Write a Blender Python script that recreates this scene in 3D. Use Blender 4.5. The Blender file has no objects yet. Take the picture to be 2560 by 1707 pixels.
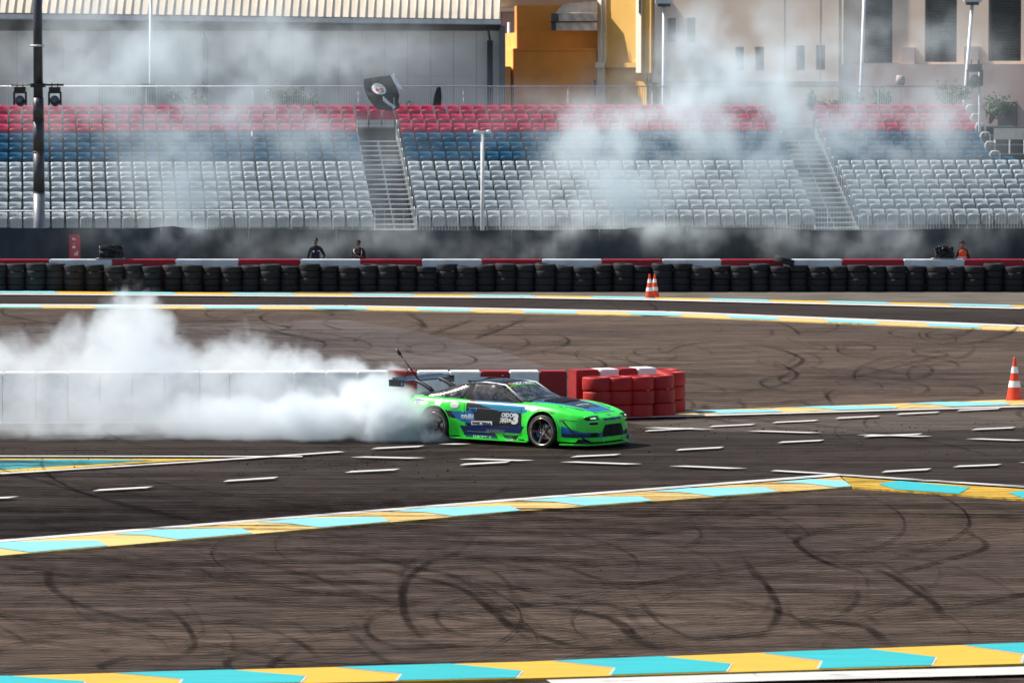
import bpy, bmesh, math, random
import numpy as np
from mathutils import Vector, Matrix
from mathutils.bvhtree import BVHTree

C = bpy.context.scene
R = math.radians
rnd = random.Random(7)
# ------------------------------------------------------------------ camera
F, H, YH, CX, CY = 10290.0, 7.04, 202.0, 1280.0, 853.5
PITCH = math.atan((CY - YH) / F)
cam_d = bpy.data.cameras.new("camera"); cam = bpy.data.objects.new("camera", cam_d)
C.collection.objects.link(cam); C.camera = cam
cam.location = (0, 0, H); cam.rotation_euler = (math.pi/2 - PITCH, 0, 0)
cam_d.sensor_width = 36; cam_d.lens = F/2560*36
cam_d.clip_start = 1; cam_d.clip_end = 3000
cam_d.dof.use_dof = True; cam_d.dof.focus_distance = 79.3; cam_d.dof.aperture_fstop = 4.0
# ------------------------------------------------------------------ light
SUN_EL, SUN_BACK = R(50), R(17)          # from the left, a little behind the scene
sun_dir = Vector((-math.cos(SUN_EL)*math.cos(SUN_BACK), math.cos(SUN_EL)*math.sin(SUN_BACK), math.sin(SUN_EL)))
sd = bpy.data.lights.new("sun", 'SUN'); sd.energy = 5.0; sd.angle = R(0.5); sd.color = (1, .94, .84)
so = bpy.data.objects.new("sun", sd); C.collection.objects.link(so)
so.rotation_euler = (-sun_dir).to_track_quat('-Z', 'Y').to_euler(); so.location = (-40, 60, 60)
w = bpy.data.worlds.new("World"); C.world = w; w.use_nodes = True
wn = w.node_tree.nodes; wl = w.node_tree.links
sky = wn.new('ShaderNodeTexSky'); sky.sky_type = 'NISHITA'; sky.sun_disc = False
sky.sun_elevation = SUN_EL
sky.sun_rotation = math.atan2(sun_dir.x, sun_dir.y)
wl.new(sky.outputs[0], wn['Background'].inputs[0]); wn['Background'].inputs[1].default_value = 0.09
C.view_settings.view_transform = 'Standard'; C.view_settings.look = 'None'
C.view_settings.exposure = 0.48; C.view_settings.gamma = 1; C.view_settings.use_curve_mapping = False
cy = C.cycles
cy.max_bounces = 8; cy.diffuse_bounces = 3; cy.glossy_bounces = 3; cy.transparent_max_bounces = 40
cy.transmission_bounces = 4; cy.volume_bounces = 6; cy.volume_step_rate = 2.0; cy.volume_max_steps = 256
cy.use_denoising = True; cy.sample_clamp_indirect = 6

# ------------------------------------------------------------------ helpers
cp, sp = math.cos(PITCH), math.sin(PITCH)
def ray(u, v):
    dx, dy = (u-CX)/F, (CY-v)/F
    return Vector((dx, cp + dy*sp, -sp + dy*cp))
def G(u, v, z=0.0):
    """photo pixel -> point on the horizontal plane z"""
    d = ray(u, v); t = (z-H)/d.z
    return Vector((d.x*t, d.y*t, z))
def W(u, v, Y):
    """photo pixel -> point at distance Y"""
    d = ray(u, v); t = Y/d.y
    return Vector((d.x*t, Y, H + d.z*t))
def zoomf(k, ox, oy):
    return lambda x, y: (ox + x/k, oy + y/k)
Z2 = zoomf(2.613, 0, 0); Z3 = zoomf(2.613, 850, 0); Z4 = zoomf(2.613, 1700, 0)
Z5 = zoomf(2.45, 0, 540); Z7 = zoomf(2.45, 1600, 540)
ZL = zoomf(1.8375, 0, 1100); ZR = zoomf(1.8375, 1280, 1050)
ZO = zoomf(4.704, 1220, 0); ZC = zoomf(2.94, 940, 840)

def tag(o, label=None, cat=None, group=None, kind=None):
    if label: o['label'] = label
    if cat: o['category'] = cat
    if group: o['group'] = group
    if kind: o['kind'] = kind
    return o
def empty(name, loc=(0, 0, 0), rz=0.0):
    o = bpy.data.objects.new(name, None); C.collection.objects.link(o)
    o.location = loc; o.rotation_euler = (0, 0, rz); o.empty_display_size = .2
    return o
def copy_tree(o, parent=None):
    c = o.copy(); C.collection.objects.link(c); c.parent = parent
    for ch in KIDS.get(o.name, []):
        copy_tree(ch, c)
    return c
KIDS = {}
def link(name, me, parent=None):
    o = bpy.data.objects.new(name, me); C.collection.objects.link(o)
    if parent is not None:
        o.parent = parent; KIDS.setdefault(parent.name, []).append(o)
    return o

class MB:
    def __init__(s): s.v = []; s.f = []; s.m = []; s.sm = []
    def add(s, vs, fs, mi=0, smooth=False, M=None):
        n = len(s.v)
        for p in vs:
            s.v.append(tuple(M @ Vector(p)) if M is not None else tuple(p))
        for f in fs:
            s.f.append(tuple(i+n for i in f)); s.m.append(mi); s.sm.append(smooth)
        return s
    def box(s, x0, x1, y0, y1, z0, z1, mi=0, M=None):
        vs = [(x0,y0,z0),(x1,y0,z0),(x1,y1,z0),(x0,y1,z0),(x0,y0,z1),(x1,y0,z1),(x1,y1,z1),(x0,y1,z1)]
        return s.add(vs, [(0,3,2,1),(4,5,6,7),(0,1,5,4),(1,2,6,5),(2,3,7,6),(3,0,4,7)], mi, False, M)
    def prism(s, pts, z0, z1, mi=0, M=None):
        """plan polygon (counter-clockwise) from z0 to z1"""
        n = len(pts)
        vs = [(p[0], p[1], z0) for p in pts] + [(p[0], p[1], z1) for p in pts]
        fs = [tuple(range(n-1, -1, -1)), tuple(range(n, 2*n))] + [(i, (i+1) % n, (i+1) % n+n, i+n) for i in range(n)]
        return s.add(vs, fs, mi, False, M)
    def tube(s, pts, r, n=8, mi=0, cap=True, M=None, smooth=True):
        pts = [Vector(p) for p in pts]; rs = r if isinstance(r, (list, tuple)) else [r]*len(pts)
        vs = []; fs = []; prev = None
        for i, p in enumerate(pts):
            t = (pts[min(i+1, len(pts)-1)] - pts[max(i-1, 0)]).normalized()
            a = Vector((0, 0, 1)) if abs(t.z) < .9 else Vector((1, 0, 0))
            x = t.cross(a).normalized() if prev is None else (prev - t*prev.dot(t)).normalized()
            prev = x; y = t.cross(x)
            for k in range(n):
                an = 2*math.pi*k/n
                vs.append(p + (x*math.cos(an) + y*math.sin(an))*rs[i])
        for i in range(len(pts)-1):
            for k in range(n):
                fs.append((i*n+k, i*n+(k+1) % n, (i+1)*n+(k+1) % n, (i+1)*n+k))
        if cap:
            fs.append(tuple(range(n-1, -1, -1))); fs.append(tuple((len(pts)-1)*n+k for k in range(n)))
        return s.add(vs, fs, mi, smooth, M)
    def lathe(s, prof, n=24, mi=0, M=None, smooth=True, close=False):
        """profile (radius, height) turned round z"""
        vs = []; fs = []; m = len(prof)
        for k in range(n):
            a = 2*math.pi*k/n
            for r_, h in prof: vs.append((r_*math.cos(a), r_*math.sin(a), h))
        for k in range(n):
            for j in range(m-1 if not close else m):
                j2 = (j+1) % m; k2 = (k+1) % n
                fs.append((k*m+j, k2*m+j, k2*m+j2, k*m+j2))
        return s.add(vs, fs, mi, smooth, M)
    def build(s, name, mats, parent=None, bevel=0):
        me = bpy.data.meshes.new(name)
        me.from_pydata(s.v, [], s.f)
        if not isinstance(mats, (list, tuple)): mats = [mats]
        for m in mats: me.materials.append(m)
        me.polygons.foreach_set('material_index', s.m)
        me.polygons.foreach_set('use_smooth', s.sm)
        me.update()
        o = link(name, me, parent)
        if bevel:
            b = o.modifiers.new('bevel', 'BEVEL'); b.width = bevel; b.segments = 2; b.limit_method = 'ANGLE'
        return o

# node expression helper (works in shader and geometry trees)
class X:
    def __init__(s, t, sock): s.t = t; s.s = sock
    def _m(s, op, *a):
        n = s.t.nodes.new('ShaderNodeMath'); n.operation = op
        for i, b in enumerate((s,)+a):
            if isinstance(b, X): s.t.links.new(b.s, n.inputs[i])
            else: n.inputs[i].default_value = b
        return X(s.t, n.outputs[0])
    def __add__(s, o): return s._m('ADD', o)
    __radd__ = __add__
    def __mul__(s, o): return s._m('MULTIPLY', o)
    __rmul__ = __mul__
    def __sub__(s, o): return s._m('SUBTRACT', o)
    def __rsub__(s, o): return (s*-1.0)._m('ADD', o)
    def __truediv__(s, o): return s._m('DIVIDE', o)
    def pw(s, p): return s._m('POWER', p)
    def mx(s, o): return s._m('MAXIMUM', o)
    def mn(s, o): return s._m('MINIMUM', o)
    def exp(s): return s._m('EXPONENT')
    def abs(s): return s._m('ABSOLUTE')
    def ss(s, a, b, lo=0.0, hi=1.0):
        n = s.t.nodes.new('ShaderNodeMapRange'); n.interpolation_type = 'SMOOTHSTEP'
        s.t.links.new(s.s, n.inputs[0])
        for i, q in enumerate((a, b, lo, hi)):
            if isinstance(q, X): s.t.links.new(q.s, n.inputs[i+1])
            else: n.inputs[i+1].default_value = q
        return X(s.t, n.outputs[0])
def noise(t, vec, scale, detail=4, rough=.55, dist=0.0, out=0, w4=None):
    n = t.nodes.new('ShaderNodeTexNoise'); n.inputs['Scale'].default_value = scale
    n.inputs['Detail'].default_value = detail; n.inputs['Roughness'].default_value = rough
    n.inputs['Distortion'].default_value = dist
    if vec is not None: t.links.new(vec, n.inputs['Vector'])
    return X(t, n.outputs[out])
def vmap(t, vec, sc=(1, 1, 1), loc=(0, 0, 0), rot=(0, 0, 0)):
    n = t.nodes.new('ShaderNodeMapping'); n.inputs['Scale'].default_value = sc
    n.inputs['Location'].default_value = loc; n.inputs['Rotation'].default_value = rot
    t.links.new(vec, n.inputs[0]); return n.outputs[0]
def mixc(t, fac, a, b, mode='MIX'):
    n = t.nodes.new('ShaderNodeMix'); n.data_type = 'RGBA'; n.blend_type = mode
    for sock, q in ((n.inputs[0], fac), (n.inputs[6], a), (n.inputs[7], b)):
        if isinstance(q, X): t.links.new(q.s, sock)
        elif isinstance(q, bpy.types.NodeSocket): t.links.new(q, sock)
        elif isinstance(q, (tuple, list)): sock.default_value = (*q[:3], 1)
        else: sock.default_value = q
    return n.outputs[2]

def new_mat(name):
    m = bpy.data.materials.new(name); m.use_nodes = True
    t = m.node_tree; b = t.nodes['Principled BSDF']
    return m, t, b
def mat(name, col, rough=.6, metal=0.0, dirt=None, dirt_amt=.35, scale=3.0, vary=.12, bump=0.0, coat=0.0,
        jitter=0.0, stretch=(1, 1, 1), spec=.5, bscale=None):
    """principled material with noise colour variation, blotchy dirt, bump and per-object value jitter"""
    m, t, b = new_mat(name)
    tc = t.nodes.new('ShaderNodeTexCoord'); vec = vmap(t, tc.outputs['Object'], stretch)
    n1 = noise(t, vec, scale, 5, .6)
    dark = tuple(c*(1-vary) for c in col); lite = tuple(min(1, c*(1+vary)) for c in col)
    out = mixc(t, n1.ss(.3, .7), dark, lite)
    if dirt is not None:
        n2 = noise(t, vmap(t, vec, (1, 1, 1), (7, 3, 1)), scale*.6, 6, .68)
        out = mixc(t, n2.ss(.5, .78, 0, dirt_amt), out, dirt)
    if jitter:
        oi = t.nodes.new('ShaderNodeObjectInfo'); r = X(t, oi.outputs['Random'])
        k = r*(2*jitter) + (1-jitter)
        cmb = t.nodes.new('ShaderNodeCombineColor')
        for i in range(3): t.links.new(k.s, cmb.inputs[i])
        out = mixc(t, 1.0, out, cmb.outputs[0], 'MULTIPLY')
    t.links.new(out, b.inputs['Base Color'])
    rr = noise(t, vec, scale*2.3, 3)*.24 + (rough-.12); t.links.new(rr.s, b.inputs['Roughness'])
    b.inputs['Metallic'].default_value = metal
    b.inputs['Coat Weight'].default_value = coat; b.inputs['Coat Roughness'].default_value = .06
    b.inputs['Specular IOR Level'].default_value = spec
    if bump:
        bp = t.nodes.new('ShaderNodeBump'); bp.inputs['Strength'].default_value = bump; bp.inputs['Distance'].default_value = .02
        nb = noise(t, vec, bscale or scale*6, 4); t.links.new(nb.s, bp.inputs['Height']); t.links.new(bp.outputs[0], b.inputs['Normal'])
    return m

ORD = ['zeroth','first','second','third','fourth','fifth','sixth','seventh','eighth','ninth','tenth','eleventh','twelfth','thirteenth',
 'fourteenth','fifteenth','sixteenth','seventeenth','eighteenth','nineteenth','twentieth']
TENS = {20:'twenty',30:'thirty',40:'forty',50:'fifty',60:'sixty'}
def nth(n):
    if n <= 20: return ORD[n]
    t_, u_ = divmod(n, 10)
    if u_ == 0: return {30:'thirtieth',40:'fortieth',50:'fiftieth',60:'sixtieth'}[n]
    return TENS[t_*10] + '-' + ORD[u_]

# ------------------------------------------------------------------ materials
M = {}
M['white_paint'] = mat('white_paint', (.78,.78,.76), .7, dirt=(.25,.23,.2), dirt_amt=.5, scale=2.5)
M['red_paint'] = mat('red_paint', (.30,.008,.010), .55, dirt=(.10,.02,.02), dirt_amt=.5, scale=2.5, vary=.2)
M['red_far'] = mat('red_barrier_paint', (.42,.012,.03), .6, dirt=(.15,.04,.05), dirt_amt=.4, scale=1.5, vary=.15)
M['white_far'] = mat('white_barrier_paint', (.74,.76,.77), .6, dirt=(.25,.27,.28), dirt_amt=.4, scale=1.5)
M['rubber'] = mat('tyre_rubber', (.009,.009,.011), .75, dirt=(.05,.04,.034), dirt_amt=.3, scale=2.2, vary=.3, jitter=.4)
M['red_tyre'] = mat('red_painted_tyre', (.42,.010,.008), .6, dirt=(.14,.010,.010), dirt_amt=.6, scale=4, vary=.2, bump=.2, jitter=.12)
M['metal'] = mat('galvanised_metal', (.45,.47,.48), .5, .5, scale=3)
M['light_metal'] = mat('light_grey_metal', (.62,.65,.66), .5, .2, dirt=(.3,.3,.3), scale=3)
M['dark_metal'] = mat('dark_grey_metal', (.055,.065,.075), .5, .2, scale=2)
M['black'] = mat('black_plastic', (.012,.012,.014), .45, scale=3)
M['concrete'] = mat('concrete', (.36,.34,.32), .9, dirt=(.2,.18,.16), scale=1.2, bump=.3)
# ------------------------------------------------------------------ sky is the world; ground
def asphalt(name, base, streak, brown, sc=1.0, seam=True):
    m, t, b = new_mat(name)
    tc = t.nodes.new('ShaderNodeTexCoord'); P = tc.outputs['Object']
    big = noise(t, vmap(t, P, (.05, .09, 1)), 1.0, 4, .6)
    out = mixc(t, big.ss(.35, .68), base, brown)
    # rubber dragged along the driving direction, laid down in long streaks
    s1 = noise(t, vmap(t, P, (.16*sc, 2.1*sc, 1), rot=(0, 0, R(4))), 1.0, 7, .72, .6)
    out = mixc(t, s1.ss(.42, .66, 0, .55), out, streak)
    s3 = noise(t, vmap(t, P, (.35*sc, 1.2*sc, 1), (31, 9, 0), rot=(0, 0, R(-9))), 1.0, 6, .7, 1.2)
    out = mixc(t, s3.ss(.52, .72, 0, .4), out, streak)
    s2 = noise(t, vmap(t, P, (.5*sc, 7*sc, 1), (13, 5, 0), rot=(0, 0, R(-2))), 1.0, 5, .75)
    out = mixc(t, s2.ss(.5, .74, 0, .4), out, tuple(min(1, c*1.75) for c in brown))
    s4 = noise(t, vmap(t, P, (1.1*sc, 14*sc, 1), (3, 25, 0), rot=(0, 0, R(3))), 1.0, 5, .75)
    out = mixc(t, s4.ss(.48, .7, 0, .36), out, streak)
    s5 = noise(t, vmap(t, P, (2.5, 22, 1), (8, 2, 0)), 1.0, 4, .7)
    out = mixc(t, s5.ss(.56, .74, 0, .45), out, tuple(min(1, c*2.0) for c in brown))
    for k_, (ang, loc_) in enumerate(((17, 40), (-19, 60), (30, 80), (-33, 95))):
        q_ = noise(t, vmap(t, P, (.28*sc, 6.5*sc, 1), (loc_, loc_*.3, 0), rot=(0, 0, R(ang))), 1.0, 4, .68)
        out = mixc(t, q_.ss(.54, .66, 0, .42), out, streak if k_ % 2 == 0 else tuple(min(1, c*1.5) for c in brown))
    g = noise(t, P, 45, 3, .7)
    out = mixc(t, g.ss(.35, .7, 0, .35), out, tuple(c*.45 for c in base))
    t.links.new(out, b.inputs['Base Color'])
    rg = s1*.25 + .62; t.links.new(rg.s, b.inputs['Roughness'])
    b.inputs['Specular IOR Level'].default_value = .06
    bp = t.nodes.new('ShaderNodeBump'); bp.inputs['Strength'].default_value = .5; bp.inputs['Distance'].default_value = .01
    t.links.new(g.s, bp.inputs['Height']); t.links.new(bp.outputs[0], b.inputs['Normal'])
    return m
M['asphalt'] = asphalt('asphalt', (.062,.045,.037), (.015,.0115,.010), (.155,.110,.083))
M['track'] = asphalt('track_asphalt', (.028,.021,.018), (.009,.0075,.007), (.066,.049,.039), 1.3)
M['gravel'] = mat('gravel', (.10,.082,.062), .95, dirt=(.035,.03,.028), dirt_amt=.8, scale=.9, bump=.6, bscale=30, stretch=(.5, 1, 1), vary=.35)

def sheet(name, pts, z, m, label, cat):
    o = MB().add([(p[0], p[1], z) for p in pts], [tuple(range(len(pts)))]).build(name, m)
    return tag(o, label, cat, kind='structure')
def GG(pts, f=None):
    return [G(*(f(*p) if f else p)) for p in pts]
o = MB().add([(-500, -60, 0), (500, -60, 0), (500, 900, 0), (-500, 900, 0)], [(0, 1, 2, 3)]).build('ground', M['asphalt'])
tag(o, 'brown grey asphalt circuit surface streaked with rubber', 'ground', kind='structure')
sheet('track', [G(-900, 1430), *GG([(0, 1356), (1280, 1252), (2096, 1190), (2560, 1221)]), G(3300, 1280), G(3300, 1030), *GG([(2560, 1020), (1600, 1047), (700, 1061), (0, 1062)]), G(-900, 1062)], .004, M['track'],
      'dark rubbered racing track running behind the long kerb', 'track')
sheet('service_road', [G(-900, 762), G(0, 763.5), G(860, 767), G(1660, 781), G(2560, 817), G(3300, 850), G(3300, 790), G(2560, 771), G(1600, 749), G(1000, 741), G(0, 740), G(-900, 739)], .004, M['track'],
      'dark narrow asphalt road in front of the far tyre wall', 'road')
sheet('gravel_strip', [G(-900, 739.5), G(0, 738), G(1600, 744), G(2560, 764), G(3300, 785), G(3300, 655), G(-900, 655)], .006, M['gravel'],
      'brown dusty gravel strip under the far tyre wall', 'gravel strip')

M['pale_asphalt'] = asphalt('pale_asphalt', (.082,.066,.060), (.020,.018,.018), (.175,.142,.128), 1.2)
sheet('worn_patch', GG([(-600, 828), (300, 812), (860, 800), (1010, 822), (1240, 872), (1410, 934), (1410, 1020), (-600, 1020)]), .003, M['pale_asphalt'], 'paler worn patch of asphalt behind the middle barrier', 'ground')
M['dusty'] = asphalt('dusty_asphalt', (.060,.050,.043), (.014,.012,.011), (.120,.095,.078), 1.6)
sheet('dusty_strip', GG([(1560, 1056), (2000, 1043), (2560, 1027), (2900, 1018), (2900, 1062), (2560, 1070), (2100, 1086), (1700, 1078)]), .008, M['dusty'], 'dusty lighter strip of track beside the right kerb', 'track')
def paint(name, col, wear=.45, wcol=(.06,.055,.05), th=.60):
    m, t, b = new_mat(name)
    tc = t.nodes.new('ShaderNodeTexCoord'); P = tc.outputs['Object']
    n1 = noise(t, vmap(t, P, (.6, 3, 1)), 1.0, 7, .75); n2 = noise(t, vmap(t, P, (.9, 9, 1), (4, 4, 4)), 1.0, 5, .7)
    out = mixc(t, n2.ss(.3, .75), col, tuple(c*.78 for c in col))
    out = mixc(t, n1.ss(th, th+.1, 0, wear), out, wcol)
    g = noise(t, P, 30, 3, .7); out = mixc(t, g.ss(.62, .8, 0, wear*.8), out, wcol)
    t.links.new(out, b.inputs['Base Color']); b.inputs['Roughness'].default_value = .6
    return m
M['p_white'] = paint('white_road_paint', (.62,.60,.57), .7, th=.57)
M['p_outline'] = paint('pale_outline_paint', (.50,.55,.48), .5)
M['p_yellow'] = paint('yellow_kerb_paint', (.78,.52,.16), .4)
M['p_blue'] = paint('blue_kerb_paint', (.22,.58,.64), .4)
M['p_teal'] = paint('teal_kerb_paint', (.02,.43,.46), .4)
M['p_yellow2'] = paint('deep_yellow_kerb_paint', (.70,.42,.03), .4)
M['p_teal_worn'] = paint('worn_teal_paint', (.02,.40,.46), 1.0, (.015,.015,.015), .47)
M['p_yellow_worn'] = paint('worn_yellow_paint', (.75,.5,.05), .9, (.03,.03,.03), .5)

ZP = [.010]
def polyline(pts, s):
    """point at arclength parameter along a list of Vectors"""
    L = [0]
    for a, b in zip(pts, pts[1:]): L.append(L[-1] + (b-a).length)
    s = max(-1e9, s); i = 0
    while i < len(pts)-2 and s > L[i+1]: i += 1
    k = (s-L[i])/max(1e-6, L[i+1]-L[i])
    return pts[i].lerp(pts[i+1], k)
def length(pts): return sum((b-a).length for a, b in zip(pts, pts[1:]))
def ribbon(mb, a, b, mi=0, z=.01, n=None):
    """strip between two polylines of equal parameter"""
    n = n or 24; la, lb = length(a), length(b)
    vs = []
    for i in range(n+1):
        p = polyline(a, la*i/n); q = polyline(b, lb*i/n); vs += [(p.x, p.y, z), (q.x, q.y, z)]
    mb.add(vs, [(2*i, 2*i+1, 2*i+3, 2*i+2) for i in range(n)], mi)
def kerb(name, near, far, period, shape, cols, label, phase=0.0, edge=True):
    """painted kerb strip: yellow base, blue figures with a pale outline, as one flat painted thing"""
    la, lb = length(near), length(far)
    L = (la+lb)/2
    def at(s, t):
        return polyline(near, la*s/L).lerp(polyline(far, lb*s/L), t)
    root = empty(name); tag(root, label, 'kerb', kind='structure')
    mb = MB(); n = max(2, int(L/1.0)); vs = []
    # the kerb stands a little proud of the road: low ramp with its own edges
    for i in range(n+1):
        a = at(L*i/n, 0); b = at(L*i/n, 1)
        vs += [(a.x, a.y, .001), (a.x, a.y+.01, .036), (b.x, b.y-.01, .036), (b.x, b.y, .001)]
    fs = []
    for i in range(n):
        for k in range(3): fs.append((4*i+k, 4*i+k+1, 4*i+4+k+1, 4*i+4+k))
    mb.add(vs, fs); mb.build('kerb_base', cols[0], root)
    k = int(-1); z1 = .040
    while k*period + phase < L + period:
        s0 = k*period + phase; k += 1
        def ring(grow, z):
            cx = sum(p[0] for p in shape)/len(shape); cyy = sum(p[1] for p in shape)/len(shape)
            out = []
            for px_, t_ in shape:
                qx = px_*period; dx = qx - cx*period
                s = s0 + qx + (grow if dx > 0 else -grow); t = min(.97, max(.03, t_ + (grow*.7 if t_ > cyy else -grow*.7)))
                s = max(0.0, min(L, s))
                p = at(s, t); out.append((p.x, p.y, z))
            return out
        r0 = ring(0, z1+.004); xs = [p[0] for p in r0]
        if max(xs)-min(xs) < .05: continue
        if edge: MB().add(ring(.035, z1), [tuple(range(len(shape)))]).build('paint_outline', M['p_outline'], root)
        MB().add(r0, [tuple(range(len(shape)))]).build('painted_block', cols[1], root)
    return root
SH1 = [(0, 0), (-.22, .62), (-.44, .90), (-.13, 1), (.45, .52), (.52, 0)]
SH2 = [(0, 0), (.01, .44), (-.3, 1), (.21, 1), (.56, .43), (.545, 0)]
SH3 = [(0, 0), (-.05, 1), (.46, 1), (.5, 0)]
# far thin strips
kerb('far_kerb', GG([(-300, 735.5), (0, 735.5), (1300, 744.5), (1600, 749.5), (2560, 771), (2900, 781)]), GG([(-300, 730), (0, 730), (1300, 740.5), (1600, 745), (2560, 766), (2900, 775)]), 4.0, SH3, (M['p_yellow2'], M['p_blue']),
     'thin blue and yellow kerb at the foot of the far tyre wall', edge=False)
kerb('middle_kerb', GG([(-300, 771.5), (0, 772), (860, 776), (1660, 792), (2560, 828.5), (2900, 845)]), GG([(-300, 767), (0, 767), (860, 770), (1660, 785), (2560, 820.5), (2900, 836)]), 3.4, SH3, (M['p_yellow'], M['p_blue']),
     'long pale blue and yellow kerb below the far road', edge=False)
kerb('right_kerb', GG([(1480, 1048), (1661, 1043), (2560, 1015.5), (2900, 1005)]), GG([(1480, 1036), (1661, 1032), (1794, 1028), (2560, 1001), (2900, 990)]), 2.75, SH1, (M['p_yellow'], M['p_blue']),
     'pale kerb running from the red tyre stacks to the cone', phase=.2, edge=False)
kerb('left_kerb', GG([(-400, 1429), (0, 1394), (1280, 1284), (2129, 1221.4)]), GG([(-400, 1394), (0, 1361), (1280, 1257), (2100, 1196.5)]), 2.7, SH1, (M['p_yellow'], M['p_blue']),
     'long blue and yellow kerb rising across the picture to a corner', phase=.55, edge=False)
kerb('corner_kerb', GG([(2131, 1221.6), (2560, 1252.5), (2900, 1277)]), GG([(2104, 1196.8), (2560, 1227), (2900, 1250)]), 2.6, [(0, 0), (-.1, .5), (.1, 1), (.62, .75), (.5, 0)], (M['p_yellow2'], M['p_teal']),
     'short kerb descending from the corner to the frame edge', phase=.9, edge=False)
kerb('front_kerb', GG([(-200, 1735), (1280, 1703), (2560, 1665), (2900, 1655)]), GG([(-200, 1701), (0, 1696), (1280, 1661), (2560, 1612), (2900, 1600)]), 2.6, SH2, (M['p_yellow2'], M['p_teal']),
     'teal and yellow kerb nearest the camera with pale outlined blocks', phase=.45)
# white lines
def line_pts(a, b, wd):
    d = (b-a).normalized(); n = Vector((-d.y, d.x, 0))*wd/2
    return [a-n, b-n, b+n, a+n]
def white_line(name, pts, wd, label, m='p_white', z=.040):
    mb = MB(); P = GG(pts)
    for a, b in zip(P, P[1:]):
        q = line_pts(a, b, wd); mb.add([(p.x, p.y, z) for p in q], [(0, 1, 2, 3)]); z += .0007
    o = mb.build(name, M[m]); return tag(o, label, 'painted line', kind='structure')
white_line('edge_line', [(-400, 1391), (0, 1358), (1280, 1254.5), (2096, 1191.5)], .28, 'continuous white edge line along the long rising kerb')
white_line('edge_line', [(2090, 1190.8), (2560, 1221.5), (2900, 1244)], .24, 'white edge line descending right of the kerb corner')
white_line('edge_line', [(1933, 1181), (2092, 1190)], .22, 'short white line meeting the kerb corner from the dashes')
white_line('edge_line', [(1480, 1050), (1600, 1047), (2560, 1019.5), (2900, 1010)], .3, 'white edge line below the kerb beside the red tyres')
white_line('edge_line', [(-300, 738), (0, 738), (1300, 746.5), (1600, 751.5), (2560, 774)], .75, 'thin white line along the far tyre wall kerb')
white_line('edge_line', [(-300, 764.5), (0, 765), (860, 768), (1660, 783), (2560, 818.5), (2900, 834)], .8, 'white upper edge line of the long middle kerb')
white_line('edge_line', [(-400, 1061.5), (0, 1061.2), (800, 1060)], .2, 'thin white line at the foot of the barrier seen through smoke')
white_line('edge_line', [(1380, 1716), (1900, 1700), (2560, 1683), (2900, 1674)], .62, 'blurred white line under the nearest kerb')
white_line('edge_line', [(-300, 1144.4), (0, 1144.6), (756, 1145.8)], .2, 'upper white line of the worn teal wedge', z=.0405)
white_line('edge_line', [(-300, 1210), ZL(0, 163), ZL(980, 102), ZL(1570, 62)], .2, 'lower white line rising from the worn teal wedge', z=.0405)
mb = MB()
mb.add([(p.x, p.y, .014) for p in GG([(-300, 1147), (-300, 1196), (0, 1184), (380, 1157), (470, 1152), (620, 1148.3)])], [tuple(range(6))])
o = mb.build('painted_wedge', M['p_yellow_worn']); tag(o, 'worn yellow outline of the painted wedge at the left', 'painted marking', kind='structure')
mb = MB(); mb.add([(p.x, p.y, .019) for p in GG([(-300, 1151.5), (-300, 1182), (0, 1176), (300, 1157.5), (380, 1152.6), (250, 1151.2)])], [tuple(range(6))])
o = mb.build('painted_wedge', M['p_teal_worn']); tag(o, 'worn teal painted wedge at the left edge of the track', 'painted marking', kind='structure')
# dashes of the road course
DASH = [(ZR, 595, 58, 800, 48), (ZR, 610, 42, 875, 50), (ZR, 890, 38, 1085, 29), (ZR, 1180, 20, 1375, 11), (ZR, 1085, 57, 1362, 66), (ZR, 1590, 75, 1870, 83),
 (ZR, 1600, 84, 1850, 74), (ZR, 1205, 112, 1400, 103), (ZR, 735, 147, 940, 136), (ZR, 255, 178, 460, 169), (ZR, 230, 200, 530, 211), (ZR, 730, 219, 1012, 231),
 (ZR, 1680, 248, 1890, 237), (ZR, 2010, 224, 2210, 216), (ZR, 2095, 53, 2280, 45), (ZR, 2090, 94, 2315, 102), (ZR, 2330, 203, 2480, 208),
 (ZL, 410, 243, 660, 229), (ZL, 1008, 200, 1240, 185), (ZL, 1570, 158, 1795, 147), (ZL, 2095, 124, 2310, 112), (ZL, 2115, 96, 2390, 104), (ZL, 1615, 87, 1890, 93),
 (ZL, 1690, 50, 1910, 40), (ZL, 2020, 27, 2100, 29), (ZL, -180, 284, 30, 276),
 (Z7, 1175, 1252, 1430, 1240), (Z7, 1550, 1227, 1795, 1216), (Z7, 1920, 1205, 2170, 1193)]
dz = .0400
dash_root = empty('lane_dashes'); tag(dash_root, 'broken white lane markings crossing the track around the car', 'lane marking', kind='structure')
for k, (f, x0, y0, x1, y1) in enumerate(DASH):
    a = G(*f(x0, y0)); b = G(*f(x1, y1)); q = line_pts(a, b, .23)
    sk = (b-a).normalized()*.25
    q[2] = q[2] + sk; q[3] = q[3] + sk; dz += .0004
    MB().add([(p.x, p.y, dz) for p in q], [(0, 1, 2, 3)]).build('lane_dash', M['p_white'], dash_root)

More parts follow.
